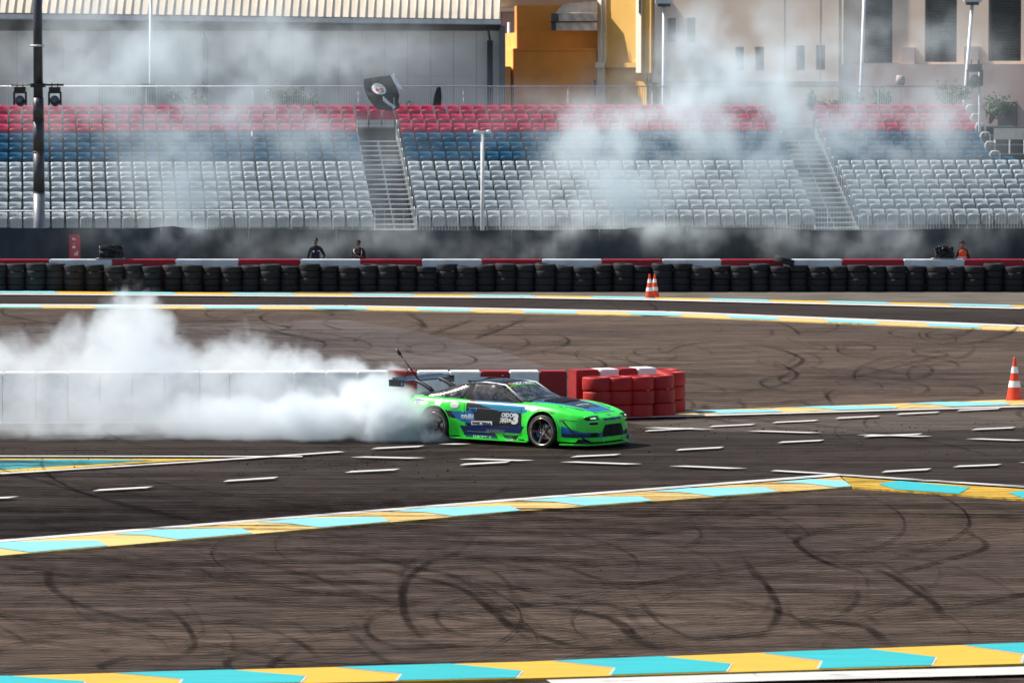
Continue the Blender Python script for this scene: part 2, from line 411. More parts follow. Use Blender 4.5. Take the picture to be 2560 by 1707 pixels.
# tyre marks: real rubber lines laid on the asphalt
def rubber_mat():
    m, t, b = new_mat('rubber_marks')
    a = t.nodes.new('ShaderNodeAttribute'); a.attribute_name = 'alpha'
    tc = t.nodes.new('ShaderNodeTexCoord'); n = noise(t, tc.outputs['Object'], 1.6, 5, .7)
    n2 = noise(t, tc.outputs['Object'], 14, 3, .6)
    al = X(t, a.outputs['Fac'])*.78*n.ss(.3, .6, .35, 1)*n2.ss(.3, .6, .6, 1)
    t.links.new(al.s, b.inputs['Alpha']); b.inputs['Base Color'].default_value = (.010, .008, .008, 1)
    b.inputs['Roughness'].default_value = .9; b.inputs['Specular IOR Level'].default_value = .0
    return m
M['marks'] = rubber_mat()
tv, tf, ta = [], [], []
zt = [.0270]
def skid(P, wd, al, taper=True):
    """P: list of world Vectors; smooth curve, soft sides (5 verts across)"""
    Q = []
    n = len(P)
    for i in range(n-1):
        p0, p1, p2, p3 = P[max(i-1, 0)], P[i], P[i+1], P[min(i+2, n-1)]
        for k in range(6):
            t = k/6
            Q.append(.5*((2*p1) + (-p0+p2)*t + (2*p0-5*p1+4*p2-p3)*t*t + (-p0+3*p1-3*p2+p3)*t**3))
    Q.append(P[-1]); base = len(tv); m_ = len(Q); z = zt[0]; zt[0] += .000006
    for i, q in enumerate(Q):
        d = (Q[min(i+1, m_-1)] - Q[max(i-1, 0)]).normalized(); nn = Vector((-d.y, d.x, 0))
        e = min(1, i/(m_*.25), (m_-1-i)/(m_*.25)) if taper else 1
        for s, a_ in ((-1, 0), (-.45, 1), (.45, 1), (1, 0)):
            p = q + nn*s*wd*.5; tv.append((p.x, p.y, z)); ta.append(a_*al*e)
    for i in range(m_-1):
        for k in range(3):
            a = base+4*i+k; tf.append((a, a+1, a+5, a+4))
MK = [(ZL, .2, .55, [(480,480),(900,520),(1180,565),(1500,650),(1700,720),(1850,770),(2000,800),(2352,880)]),
 (ZL, .22, .8, [(2190,430),(2100,520),(1980,560),(1880,630),(1850,700),(1855,800),(1900,880),(1990,960)]),
 (ZL, .2, .5, [(-100,570),(400,600),(700,600),(1000,560),(1400,515),(1800,540),(2352,560)]),
 (ZL, .26, .8, [(1500,560),(1800,610),(2100,680),(2250,780),(2352,870),(2480,950)]),
 (ZL, .16, .7, [(760,770),(840,840),(880,900),(880,960),(700,1060)]),
 (ZL, .2, .6, [(1000,830),(1250,880),(1400,950),(1460,1010)]),
 (ZL, .2, .75, [(1380,960),(1260,1020),(1240,1060)]), (ZL, .2, .75, [(1130,990),(1040,1020),(1060,1060)]), (ZL, .22, .7, [(620,990),(460,1040),(500,1060)]),
 (ZL, .14, .5, [(1480,420),(1600,460),(1900,500),(2352,470)]), (ZL, .12, .5, [(900,580),(960,620),(1000,640),(1300,680)]),
 (ZL, .15, .4, [(0,650),(300,640),(600,600),(1000,560),(1500,520),(2100,500)]), (ZL, .18, .4, [(0,690),(400,640),(900,620),(1500,650)]),
 (ZL, .15, .5, [(2150,580),(2250,600),(2330,660),(2352,720)]), (ZL, .2, .45, [(1600,880),(1700,970),(1800,1040)]),
 (ZR, .2, .85, [(1720,500),(1550,505),(1400,520),(1310,550),(1310,580),(1400,640),(1550,690),(1750,705),(2050,630),(2170,590),(2150,550),(2050,515),(1900,497)]),
 (ZR, .24, .8, [(1480,660),(1700,700),(1850,790),(1940,850),(1990,930)]), (ZR, .34, .85, [(0,780),(50,850),(300,880),(480,930),(560,1000),(700,1080)]),
 (ZR, .26, .7, [(-80,900),(0,940),(200,1020),(500,1090)]), (ZR, .2, .8, [(1060,640),(1110,710),(1180,780),(1220,870),(1190,950),(1100,1020)]),
 (ZR, .15, .6, [(1590,780),(1570,850),(1450,930)]), (ZR, .16, .65, [(570,840),(640,900),(700,950),(900,1040)]),
 (ZR, .3, .85, [(1120,905),(1400,925),(1580,945),(1650,970),(1740,1050)]), (ZR, .16, .7, [(170,655),(300,700),(480,750),(700,745),(900,672)]),
 (ZR, .16, .6, [(380,775),(750,770),(1100,740),(1400,692)]), (ZR, .14, .7, [(200,680),(600,695),(900,668)]),
 (ZR, .14, .5, [(0,555),(400,540),(900,525)]), (ZR, .14, .5, [(0,460),(500,465),(1300,490)]), (ZR, .12, .45, [(300,380),(700,440),(1400,520),(1700,540)]),
 (ZR, .14, .4, [(1000,470),(1500,560),(2100,700),(2352,830)]), (ZR, .12, .6, [(850,330),(1500,250),(2352,190)]), (ZR, .25, .5, [(600,160),(1300,150),(2352,110)]),
 (Z7, .2, .7, [(150,850),(250,800),(450,770),(760,750)]), (Z7, .2, .7, [(330,1110),(600,1080),(850,1040),(960,980),(900,930),(830,900)]),
 (Z7, .25, .75, [(600,760),(880,830),(960,860),(995,890),(900,940),(700,960)]), (Z7, .2, .6, [(1000,1060),(1400,970),(1750,880),(1880,850),(1700,830),(1450,840)]),
 (Z7, .2, .6, [(1190,1170),(1140,1100),(1210,1060)]), (Z7, .2, .6, [(600,1190),(640,1160),(560,1140),(420,1150)]), (Z7, .2, .6, [(1050,1165),(950,1135),(830,1160)]),
 (zoomf(2.735, 800, 540), .25, .8, [(1090,840),(1075,835),(1200,790),(1330,740),(1430,700)]), (zoomf(2.735, 800, 540), .22, .7, [(730,825),(850,780),(1000,730),(1070,710)]),
 (zoomf(2.735, 800, 540), .25, .6, [(580,660),(680,720),(740,780)]), (zoomf(2.735, 800, 540), .25, .6, [(0,740),(100,770),(160,780)]),
 (Z5, .25, .6, [(1700,670),(1770,690),(1650,720)]), (Z5, .25, .6, [(1950,590),(2040,605),(1990,620)]), (Z5, .3, .5, [(0,600),(300,660),(700,680)])]
for f, wd, al, pts in MK:
    P = GG(pts, f); skid(P, wd*.66, al)
    d = Vector((rnd.uniform(-.1, .1), 1.35, 0)); skid([p+d for p in P], wd*.5, al*.4)
r2 = random.Random(21)
def arcs(n, ulo, uhi, vlo, vhi, hdg, radius, seg, widths, alo, ahi, npt=9, pair=.5):
    for k in range(n):
        p = G(r2.uniform(ulo, uhi), r2.uniform(vlo, vhi)); hd = r2.gauss(0, hdg) + (math.pi if r2.random() < .5 else 0)
        cur = r2.choice((-1, 1))/radius(r2); P = []; st = r2.uniform(*seg)
        for i in range(npt):
            P.append(p.copy()); p = p + Vector((math.cos(hd), math.sin(hd), 0))*st; hd += cur*st + r2.gauss(0, .02)
        w_, a_ = r2.choice(widths), r2.uniform(alo, ahi); skid(P, w_, a_)
        if r2.random() < pair:
            d = Vector((-math.sin(hd), math.cos(hd), 0))*1.3; skid([q+d for q in P], w_, a_*.7)
arcs(640, -600, 2700, 1225, 1715, .42, lambda q: q.uniform(9, 70), (1.1, 2.4), (.03, .04, .05, .06, .09), .5, .98, 10, .4)
arcs(90, -400, 2700, 1235, 1715, .8, lambda q: q.uniform(5, 14), (.5, 1.1), (.04, .06, .10), .3, .75, 9, .25)
arcs(12, -400, 2700, 1240, 1705, .6, lambda q: q.uniform(6, 18), (.8, 1.6), (.16, .22), .5, .8, 9, .3)
arcs(600, -400, 2900, 790, 1030, .6, lambda q: q.uniform(4, 26), (.7, 2.2), (.05, .07, .1, .13), .3, .8)
arcs(80, -400, 2900, 800, 1030, 1.0, lambda q: q.uniform(5, 12), (.5, 1.3), (.1, .15, .2), .25, .75)
arcs(230, -600, 2700, 1080, 1330, .06, lambda q: q.uniform(60, 300), (1.5, 4), (.06, .1, .2, .3), .2, .7)
me = bpy.data.meshes.new('tyre_marks'); me.from_pydata(tv, [], tf); me.materials.append(M['marks'])
at_ = me.attributes.new('alpha', 'FLOAT', 'POINT'); at_.data.foreach_set('value', ta)
tag(link('tyre_marks', me), 'dark curved tyre marks criss-crossing the asphalt', 'tyre marks', kind='stuff')
# crumbs of rubber beside the line
M['crumb'] = mat('rubber_crumbs', (.016,.015,.015), .95, scale=5, spec=.1)
mb = MB(); r3 = random.Random(5)
for k in range(900):
    if k < 520: u, v = r3.uniform(-50, 2600), 1075 + r3.gauss(0, 9) + (0 if r3.random() < .6 else 60)*(1 if r3.random() < .5 else 0)
    elif k < 760: u, v = r3.uniform(0, 1200), r3.gauss(1165, 18)
    else: u, v = r3.uniform(0, 2560), r3.uniform(1150, 1600)
    p = G(u, v); s = r3.uniform(.006, .022)*(1 if r3.random() < .95 else 1.6)*(1 if k < 760 else .6)
    M_ = Matrix.Translation(p) @ Matrix.Rotation(r3.uniform(0, 6), 4, 'Z')
    mb.add([(-s, -s*.6, 0.01), (s, -s*.7, .01), (s*.6, s, .01), (-s*.4, s*.7, .01), (0, 0, .012+s*.9)], [(0, 1, 4), (1, 2, 4), (2, 3, 4), (3, 0, 4)], 0, False, M_)
tag(mb.build('rubber_debris', M['crumb']), 'small black crumbs of tyre rubber scattered on the track', 'debris', kind='stuff')

# ------------------------------------------------------------------ barriers
def rough_block(L, D_, Hh, seed, top=.03):
    """concrete block, chamfered top, slightly uneven"""
    b = bmesh.new(); bmesh.ops.create_cube(b, size=1)
    for v in b.verts: v.co = Vector((v.co.x*L, v.co.y*D_, (v.co.z+.5)*Hh))
    bmesh.ops.bevel(b, geom=[e for e in b.edges], offset=.022, segments=2, affect='EDGES')
    me = bpy.data.meshes.new('block'); b.to_mesh(me); b.free()
    return me
bm_cache = {}
def block(name, a, b, Hh, Dp, m, label, grp, seam=True):
    """a,b: front bottom ends (world)"""
    d = b-a; L = d.length; key = (round(L, 3), Hh, Dp, m.name)
    if key not in bm_cache:
        me = rough_block(L-.012, Dp, Hh, 1); me.materials.append(m); bm_cache[key] = me
    o = link(name, bm_cache[key]); nrm = Vector((-d.y, d.x, 0)).normalized()
    o.location = (a+b)/2 + nrm*Dp/2; o.rotation_euler = (0, 0, math.atan2(d.y, d.x))
    o.location.x += rnd.uniform(-.003, .003); o.location.y += rnd.uniform(-.012, .012); o.rotation_euler.z += rnd.uniform(-.006, .006)
    return tag(o, label, 'barrier', grp)
# far barrier: two metre red and white lengths, edges from the photo
FAR = [-160, 0-40, 122, 281, 438, 596, 751, 901, 1055, 1205, 1355, 1505, 1656, 1804, 1958, 2106, 2260, 2412, 2562, 2712]
YB = 138.05
for i in range(len(FAR)-1):
    a, b = W(FAR[i], 660, YB), W(FAR[i+1], 660, YB); a.z = b.z = 0
    red = i % 2 == 1
    n_ = i//2 + 1
    block('concrete_barrier', a, b, 1.05, .5, M['red_far' if red else 'white_far'],
          ('red' if red else 'white') + f' concrete barrier length behind the far tyre wall, {nth(n_)} {"red" if red else "white"} one from its left end', 'red and white lengths of the far barrier')
# middle barrier beside the car
MID = [-150, -78, 6, 90, 170, 250, 331, 412, 500, 575, 658, 735, 815, 893, 970, 1043, 1124, 1202.5, 1274, 1349, 1417.5]
for i in range(len(MID)-1):
    t0, t1 = MID[i], MID[i+1]
    def yb(u): return 84.45 + max(0, u)/1420*.5
    a, b = W(t0, 1055, yb(t0)), W(t1, 1055, yb(t1)); a.z = b.z = 0
    red = i in (14, 17, 19)
    spec = {3: 'in dense smoke, third from the left frame edge', 4: 'in dense smoke, fourth from the left frame edge', 6: 'in dense smoke between two white ones under the tall plume', 9: 'in thick smoke, one white block left of another red', 11: 'in smoke, three white-topped blocks before the rear wing', 14: 'below the camera pole above the rear wing', 17: 'showing above the roof of the green car', 19: 'at the end, last before the gap by the tyre stacks'}
    col = 'red' if red else 'white'
    if red: lab = 'red barrier block ' + spec[i]
    else: lab = f'white block of the middle barrier, {nth(i+1)} from its left end'
    block('barrier_block', a, b, 1.045, .5, M['red_paint' if red else 'white_paint'], lab, 'blocks of the barrier behind the car')
P2 = [1441, 1500, 1549, 1595, 1643]
for i in range(4):
    a, b = W(P2[i], 1040, 86.05+.2*i), W(P2[i+1], 1040, 86.05+.2*(i+1)); a.z = b.z = 0
    red = i % 2 == 0
    block('barrier_block', a, b, 0.985, .5, M['red_paint' if red else 'white_paint'],
          ['red barrier block right after the gap, behind the red tyre stacks', 'first white block behind the red tyre stacks', 'red barrier block between two white ones behind the red tyres', 'second white block behind the red tyre stacks'][i], 'blocks behind the red tyre stacks')

# ------------------------------------------------------------------ tyres
def tyre_mesh(r, h, m, n=28, plain=False):
    """tyre lying flat: tread with grooves, rounded shoulders, open centre"""
    pr = [(r*.60, h*.10), (r*.66, h*.02), (r*.80, 0), (r*.945, h*.02), (r*.985, h*.075), (r, h*.14), (r, h*.34), (r*.988, h*.342), (r*.988, h*.365), (r, h*.37), (r, h*.63), (r*.988, h*.635), (r*.988, h*.655), (r, h*.66),
          (r, h*.86), (r*.985, h*.925), (r*.945, h*.98), (r*.80, h), (r*.66, h*.98), (r*.60, h*.90), (r*.58, h*.5)]
    if plain: pr = pr[:6] + [(r*1.004, h*.5)] + pr[14:]
    mb = MB(); mb.lathe(pr, n, 0, close=True)
    me = bpy.data.meshes.new('tyre'); me.from_pydata(mb.v, [], mb.f); me.materials.append(m)
    me.polygons.foreach_set('use_smooth', [True]*len(mb.f)); me.update(); return me
ME_T = tyre_mesh(.348, .222, M['rubber'], 28, True)
ME_R = tyre_mesh(.315, .292, M['red_tyre'], 36, True)
rt = random.Random(3); PT = 49.0; k = 0; u = -60.0
while u < 2640:
    k += 1; base = W(u, 700, 137.25); wob = rt.uniform(-.02, .02)
    n_t = 4; drop = 0 if rt.random() < .8 else .05
    hs = rt.uniform(.93, 1.06)
    for j in range(n_t):
        o = link('tyre', ME_T); o.scale = (rt.uniform(.97, 1.03), 1, hs)
        o.location = (base.x + wob + rt.uniform(-.015, .015), 137.55 + (.05 if k % 2 else -.05) + rt.uniform(-.02, .02), .008 + j*.222*hs)
        o.rotation_euler = (rt.uniform(-.012, .012), rt.uniform(-.02, .02) if j < 3 else rt.uniform(-.06, .06), rt.uniform(0, 6))
        tag(o, f'{["bottom black tyre", "second black tyre up", "third black tyre up", "top dusty black tyre"][j]} in the {nth(k)} stack of the far tyre wall from the left', 'tyre', 'black tyres of the far wall')
    u += PT
NST = k
# one odd tyre lying on top
o = link('tyre', ME_T); p = W(1958, 664, 137.55); o.location = (p.x, 137.55, .93); o.rotation_euler = (.22, .16, 1)
tag(o, 'loose black tyre tilted on top of the far tyre wall, open centre showing', 'tyre', 'black tyres of the far wall')
COLS = [(1495, 85.62), (1547, 85.75), (1597, 85.9), (1650, 86.25), (1677, 87.15), (1722-60, 87.9)]
nm = ['first from the car', 'second from the car', 'third from the car', 'fourth from the car', 'set back at the end', 'hidden behind the end ones']
for c, (u, Y) in enumerate(COLS):
    p = W(u, 1000, Y); tw = rt.uniform(-.01, .01)
    for j in range(3):
        o = link('tyre', ME_R); o.location = (p.x + rt.uniform(-.012, .012) + tw*j, Y + rt.uniform(-.01, .01), .006 + j*.292)
        o.rotation_euler = (rt.uniform(-.012, .012), rt.uniform(-.012, .012), rt.uniform(0, 6))
        tag(o, f'{["bottom", "middle", "top"][j]} red painted tyre of the red stack {nm[c]}', 'tyre', 'red painted tyres at the barrier end')

# ------------------------------------------------------------------ cones
M['orange'] = mat('orange_plastic', (.72,.06,.012), .4, dirt=(.2,.03,.02), dirt_amt=.5, scale=5)
M['reflect'] = mat('reflective_white', (.8,.8,.82), .35, dirt=(.45,.3,.28), scale=9)
def cone(name, loc, h, label):
    t = empty(name, loc); tag(t, label, 'cone', 'striped traffic cones')
    def r_at(z): return h*(.19 - .165*(z-.04*h)/(h*.96))
    MB().lathe([(0.001, h), (h*.03, h*.995), (h*.034, h*.97)] + [(r_at(h*q), h*q) for q in (.93, .75, .5, .3, .1, .045)] , 24, 0).build('cone_body', M['orange'], t)
    MB().lathe([(h*.0, .005), (h*.26, .005), (h*.275, .02), (h*.26, h*.045), (h*.19, h*.055), (h*.0, h*.05)], 4, 0, Matrix.Rotation(R(38), 4, 'Z'), smooth=False).build('cone_base', M['orange'], t)
    for z0, z1 in ((.64, .79), (.31, .46)):
        MB().lathe([(r_at(h*z0)+.004, h*z0), (r_at(h*z1)+.004, h*z1)], 24).build('reflective_band', M['reflect'], t)
    return t
cone('traffic_cone', G(1624, 747.5) + Vector((0, 0, .012)), .80, 'orange and white cone on the far kerb, front one of the pair')
cone('traffic_cone', G(1637, 746) + Vector((0, .1, .012)), .78, 'orange and white cone half hidden behind its twin by the far tyres')
cone('traffic_cone', G(2536, 1003) + Vector((0, 0, .02)), .95, 'single large orange cone on the pale kerb beside the frame edge')
# ------------------------------------------------------------------ dark windbreak screen behind the far barrier
M['screen'] = mat('dark_screen_cloth', (.040,.056,.066), .85, scale=.8, vary=.3, bump=.35, bscale=2.5, stretch=(1, 1, .5), spec=.2)
YS = 140.75
scr = empty('windbreak_screen', (0, YS, 0)); tag(scr, 'long dark cloth windbreak screen stretched in front of the grandstand', 'screen')
rs = random.Random(11)
topl = [(-120, 569), (0, 568), (200, 570), (310, 571), (385, 569), (425, 565), (437, 564), (450, 568), (520, 572), (700, 571), (860, 574), (1100, 575), (1400, 574), (1560, 572), (1580, 568), (1600, 567), (1950, 568), (1990, 572), (2150, 575), (2300, 572), (2560, 570), (2700, 570)]
def topz(x):
    u = x*F/YS*(cp) + CX
    us = [q[0] for q in topl]; v = np.interp(1280 + x*F/YS, us, [q[1] for q in topl])
    return W(1280, float(v), YS).z
px_ = -21.0; n_ = 0
while px_ < 21:
    x0, x1 = px_, px_+2.98; vs = []; nx, nz = 14, 8
    for i in range(nx+1):
        x = x0 + (x1-x0)*i/nx; zt_ = topz(x) - .035*math.sin(math.pi*i/nx)*rs.uniform(.3, 1)
        for j in range(nz+1):
            vs.append((x, .05*math.sin(i*1.3+j*.35)+rs.uniform(-.012, .012) + .05*math.sin(math.pi*i/nx), .02 + (zt_-.02)*j/nz))
    fs = [(i*(nz+1)+j, (i+1)*(nz+1)+j, (i+1)*(nz+1)+j+1, i*(nz+1)+j+1) for i in range(nx) for j in range(nz)]
    MB().add(vs, fs, 0, True).build('cloth_panel', M['screen'], scr)
    MB().tube([(x1+.01, .12, 0), (x1+.01, .12, 1.9)], .03).build('post', M['dark_metal'], scr)
    px_ += 3.0
# red information panel
M['panel_red'] = mat('red_panel', (.42,.03,.055), .5, scale=2); M['pwhite'] = mat('printed_white', (.7,.68,.7), .6, scale=4)
a = W(173, 587, 140.6); b = W(201, 646, 140.6)
pn = empty('info_sign', ((a.x+b.x)/2, 140.6, 0)); tag(pn, 'narrow upright red panel with white symbols on the dark screen', 'sign')
wd = b.x-a.x
MB().box(-wd/2, wd/2, -.02, .02, .2, a.z).build('board', M['panel_red'], pn)
def sym(mb, pts): mb.add([(x, -.026, z) for x, z in pts], [tuple(range(len(pts)))])
zt1 = a.z; mb = MB()
for (x0, x1, z0, z1) in [(-.09,.03,.16,.07),(-.05,.01,.20,.12),(.0,.06,.14,.18-.3)]: pass
sym(mb, [(-.10, zt1-.17), (-.01, zt1-.17), (-.04, zt1-.08)]); sym(mb, [(-.02, zt1-.18), (.05, zt1-.18), (.02, zt1-.11)])
mb.build('symbol', M['pwhite'], pn)
mb = MB(); c_ = [(-.03+.06*math.cos(t*math.pi/6), zt1-.42+.045*math.sin(t*math.pi/6)) for t in range(12)]; sym(mb, c_)
sym(mb, [(-.1, zt1-.33), (-.03, zt1-.30), (.05, zt1-.33), (-.03, zt1-.315)]); mb.build('symbol', M['pwhite'], pn)
mb = MB()
for i, h in enumerate((.09, .12, .16)): sym(mb, [(-.01+.045*i, zt1-.71), (.02+.045*i, zt1-.71), (.02+.045*i, zt1-.71+h), (-.01+.045*i, zt1-.71+h)])
mb.build('symbol', M['pwhite'], pn)
# wrapped boxes resting on the barrier
M['foil'] = mat('black_plastic_wrap', (.006,.006,.007), .16, scale=6, bump=1.0, bscale=9, spec=.7)
M['foil'].node_tree.nodes['Bump'].inputs['Distance'].default_value = .12
def wrapped(loc, w_, h_, label, seed):
    t = empty('wrapped_box', loc); tag(t, label, 'box', 'wrapped boxes on the far barrier')
    b = bmesh.new(); bmesh.ops.create_cube(b, size=1); bmesh.ops.subdivide_edges(b, edges=b.edges[:], cuts=9, use_grid_fill=True)
    q = random.Random(seed)
    for v in b.verts:
        f_ = 1 - .12*max(0, v.co.z+.1)
        v.co = Vector((v.co.x*w_*f_, v.co.y*w_*.55*f_, (v.co.z+.5)*h_)) + Vector((q.uniform(-1, 1), q.uniform(-1, 1), q.uniform(-1, 1)))*.04
    me = bpy.data.meshes.new('wrap'); b.to_mesh(me); b.free(); me.materials.append(M['foil']); link('plastic_wrap', me, t)
    MB().box(-w_*.66, w_*.6, -w_*.32, w_*.3, 0, .03).build('base_board', M['concrete'], t)
    return t
p = W(278, 640, 138.3); wrapped((p.x, 138.3, 1.06), .76, .44, 'black plastic wrapped box on the far barrier near the red panel', 2)
p = W(2360, 640, 138.3); wrapped((p.x, 138.3, 1.06), .62, .40, 'black wrapped box on the far barrier beside the orange marshal, in smoke', 5)

# ------------------------------------------------------------------ grandstand
TH = R(6.7); SC, SS = math.cos(TH), math.sin(TH)
RD, RH, Z0, D0 = .80, .341, 1.53, 148.6
NR = 12
stand = empty('grandstand', (0, D0, 0), TH); tag(stand, 'stepped grey metal grandstand structure carrying rows of plastic seats', 'grandstand')
S2 = lambda s, r: (s, r*RD, Z0 + r*RH)
def stand_pt(s, r, z=0): return Vector((s*SC - r*RD*SS, D0 + s*SS + r*RD*SC, Z0 + r*RH + z))
M['deck'] = mat('deck_metal', (.17,.19,.2), .6, .3, scale=2, dirt=(.06,.06,.06))
M['step'] = mat('step_metal', (.62,.66,.67), .5, .25, scale=2, dirt=(.25,.25,.25))
A1 = (-4.98, -3.42); A2 = (11.15, 12.75)     # stairway gaps (along the row)
SL, SR = -21.5, 24.0
PZ = 11
for r in range(NR):
    y0 = r*RD - .25; z = Z0 + r*RH
    for (a, b) in ((SL, A1[0]), (A1[1], A2[0]), (A2[1], SR - (0 if r < 6 else 3.3))):
        if r == NR-1 and a == SL: b = A1[1]+.0
        MB().box(a, b, y0, y0+RD+.06, z-.05, z).build('deck_row', M['deck'], stand)
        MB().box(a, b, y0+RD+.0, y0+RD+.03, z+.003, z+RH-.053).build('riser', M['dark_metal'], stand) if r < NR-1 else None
for (a, b) in (A1, A2):
    for k in range(2*NR-3):
        z = Z0 + (k-1)*RH/2; y = -.35 + k*RD/2 - .25
        mm = 'step'
        MB().box(a+.06, b-.06, y, y+.27, z-.035, z).build('step', M[mm], stand)
        MB().box(a+.5*(b-a)-.03, a+.5*(b-a)+.03, y+.1, y+.2, z-.036-RH*.4, z-.037).build('step_bracket', M['step'], stand)
    # stringers and black void beneath
    for x in (a+.02, b-.04):
        MB().add([(x, -1.0, Z0-.7), (x+.03, -1.0, Z0-.7), (x+.03, 8.4, Z0+3.35), (x, 8.4, Z0+3.35), (x, -1.0, Z0-.35), (x+.03, -1.0, Z0-.35), (x+.03, 8.4, Z0+3.7), (x, 8.4, Z0+3.7)],
                 [(0,3,2,1),(4,5,6,7),(0,1,5,4),(1,2,6,5),(2,3,7,6),(3,0,4,7)]).build('stringer', M['metal'], stand)
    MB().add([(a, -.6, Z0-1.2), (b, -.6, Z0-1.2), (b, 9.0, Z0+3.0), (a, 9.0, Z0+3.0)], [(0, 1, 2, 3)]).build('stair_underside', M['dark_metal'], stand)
    # U shaped hand rails beside each row
    for r in range(0, NR-1):
        z = Z0 + r*RH; y = r*RD
        MB().tube([(b-.04, y-.1, z), (b-.04, y-.1, z+.52), (b-.04, y-.04, z+.6), (b-.04, y+.28, z+.6), (b-.04, y+.34, z+.54), (b-.04, y+.34, z+.1)], .017, 6).build('hand_rail', M['metal'], stand)
# scaffold legs and front fascia
for k in range(16):
    x = SL + 1 + k*2.9
    MB().tube([(x, -.2, 0), (x, -.2, Z0-.06)], .04).build('scaffold_leg', M['metal'], stand)
    MB().tube([(x, 8.4, 0), (x, 8.4, Z0+3.6)], .04).build('scaffold_leg', M['metal'], stand)
MB().box(SL, SR, -.3, -.27, Z0-.5, Z0-.06).build('front_fascia', M['deck'], stand)
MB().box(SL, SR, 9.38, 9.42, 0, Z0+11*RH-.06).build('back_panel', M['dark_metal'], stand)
# front barrier rail of thin bars
fr = empty('front_guardrail', (0, D0, 0), TH); tag(fr, 'low pale guardrail with thin upright bars along the first seat row', 'railing')
MB().tube([(SL, -.42, Z0+.90), (SR, -.42, Z0+.90)], .018, 6).build('top_rail', M['metal'], fr)
MB().tube([(SL, -.42, Z0+.1), (SR, -.42, Z0+.1)], .014, 6).build('bottom_rail', M['metal'], fr)
rg = random.Random(8); x = SL; pk = 0
while x < SR:
    MB().tube([(x, -.42, Z0-.1), (x, -.42, Z0+.9)], .02, 6).build('rail_post', M['light_metal'], fr)
    mb = MB()
    dense = rg.random() < .4
    for i in range(1, 13):
        xx = x + 1.5*i/13
        if dense or i % 3 == 0: mb.box(xx-.006, xx+.006, -.427, -.415, Z0+.1, Z0+.9)
    o = mb.build('upright_bars', M['light_metal'], fr); o['kind'] = 'stuff'
    x += 1.5
# seats -----------------------------------------------------
def seat_meshes():
    nx, nz = 6, 5; vs = []; fs = []
    def shell(f_front, th, nx=6, nz=5):
        vs = []; fs = []
        for side in (0, 1):
            for i in range(nx+1):
                for j in range(nz+1):
                    p = f_front(i/nx*2-1, (0, .3, .6, .87, .94, 1)[j]); vs.append((p[0], p[1] + (th if side else 0), p[2]))
        q = (nx+1)*(nz+1)
        for i in range(nx):
            for j in range(nz):
                a = i*(nz+1)+j; fs.append((a, a+nz+1, a+nz+2, a+1)); fs.append((a+q, a+1+q, a+nz+2+q, a+nz+1+q))
        for j in range(nz):
            fs.append((j, j+1, j+1+q, j+q)); a = nx*(nz+1)+j; fs.append((a, a+q, a+1+q, a+1))
        for i in range(nx):
            a = i*(nz+1); fs.append((a, a+q, a+nz+1+q, a+nz+1)); a += nz; fs.append((a, a+nz+1, a+nz+1+q, a+q))
        return vs, fs
    def back(u_, t_):
        wv = .222 - .03*(1-t_)**2 - .010*t_**4
        return (u_*wv, .20 + .10*t_ - .045*u_*u_ + .062*max(0, t_-.87)/.13, .36 + .47*t_ - .012*u_*u_*t_)
    def pan(u_, t_):      # folded up in front of the back
        wv = .205 + .010*math.sin(t_*3)
        return (u_*wv, .03 - .085*t_**1.5 + .02*abs(u_)**2 + .055*max(0, t_-.87)/.13, .27 + (.375 + .035*(1-u_*u_))*t_)
    return shell(back, .045), shell(pan, .075)
(bv, bf), (pv, pf) = seat_meshes()
def mk(name, vs, fs, m):
    me = bpy.data.meshes.new(name); me.from_pydata(vs, [], fs); me.materials.append(m)
    me.polygons.foreach_set('use_smooth', [True]*len(fs)); me.update()
    bm_ = bmesh.new(); bm_.from_mesh(me); bmesh.ops.recalc_face_normals(bm_, faces=bm_.faces[:])
    for e in bm_.edges:
        if len(e.link_faces) == 2 and e.calc_face_angle() > .9: e.smooth = False
    bm_.to_mesh(me); bm_.free(); return me
lg = MB(); lg.box(-.26, -.235, .02, .30, .0, .44).box(-.285, -.21, -.05, .06, .10, .17).box(-.27, -.225, -.02, .05, .17, .30).box(-.2, .2, .19, .22, .30, .34)
LEG = bpy.data.meshes.new('leg'); LEG.from_pydata(lg.v, [], lg.f); LEG.materials.append(M['dark_metal'])
SEAT = {}
for c_, col in (('red', (.54,.005,.062)), ('blue', (.002,.10,.19)), ('white', (.42,.46,.47))):
    m = mat(c_+'_seat_plastic', col, .36, dirt=tuple(q*.5+.1 for q in col), dirt_amt=.35, scale=3, vary=.1, jitter=.10, spec=.5)
    SEAT[c_] = (m, mk('backrest', bv, bf, m), mk('seat_pan', pv, pf, m))
rowname = ['front row', 'second row up', 'third row up', 'fourth row up', 'fifth row up', 'sixth row up', 'first blue row', 'second blue row', 'third blue row', 'lowest red row', 'middle red row', 'topmost row']
made = 0; rseat = random.Random(17)
stuffmb = MB()
PITCHS = .502
blocks = []
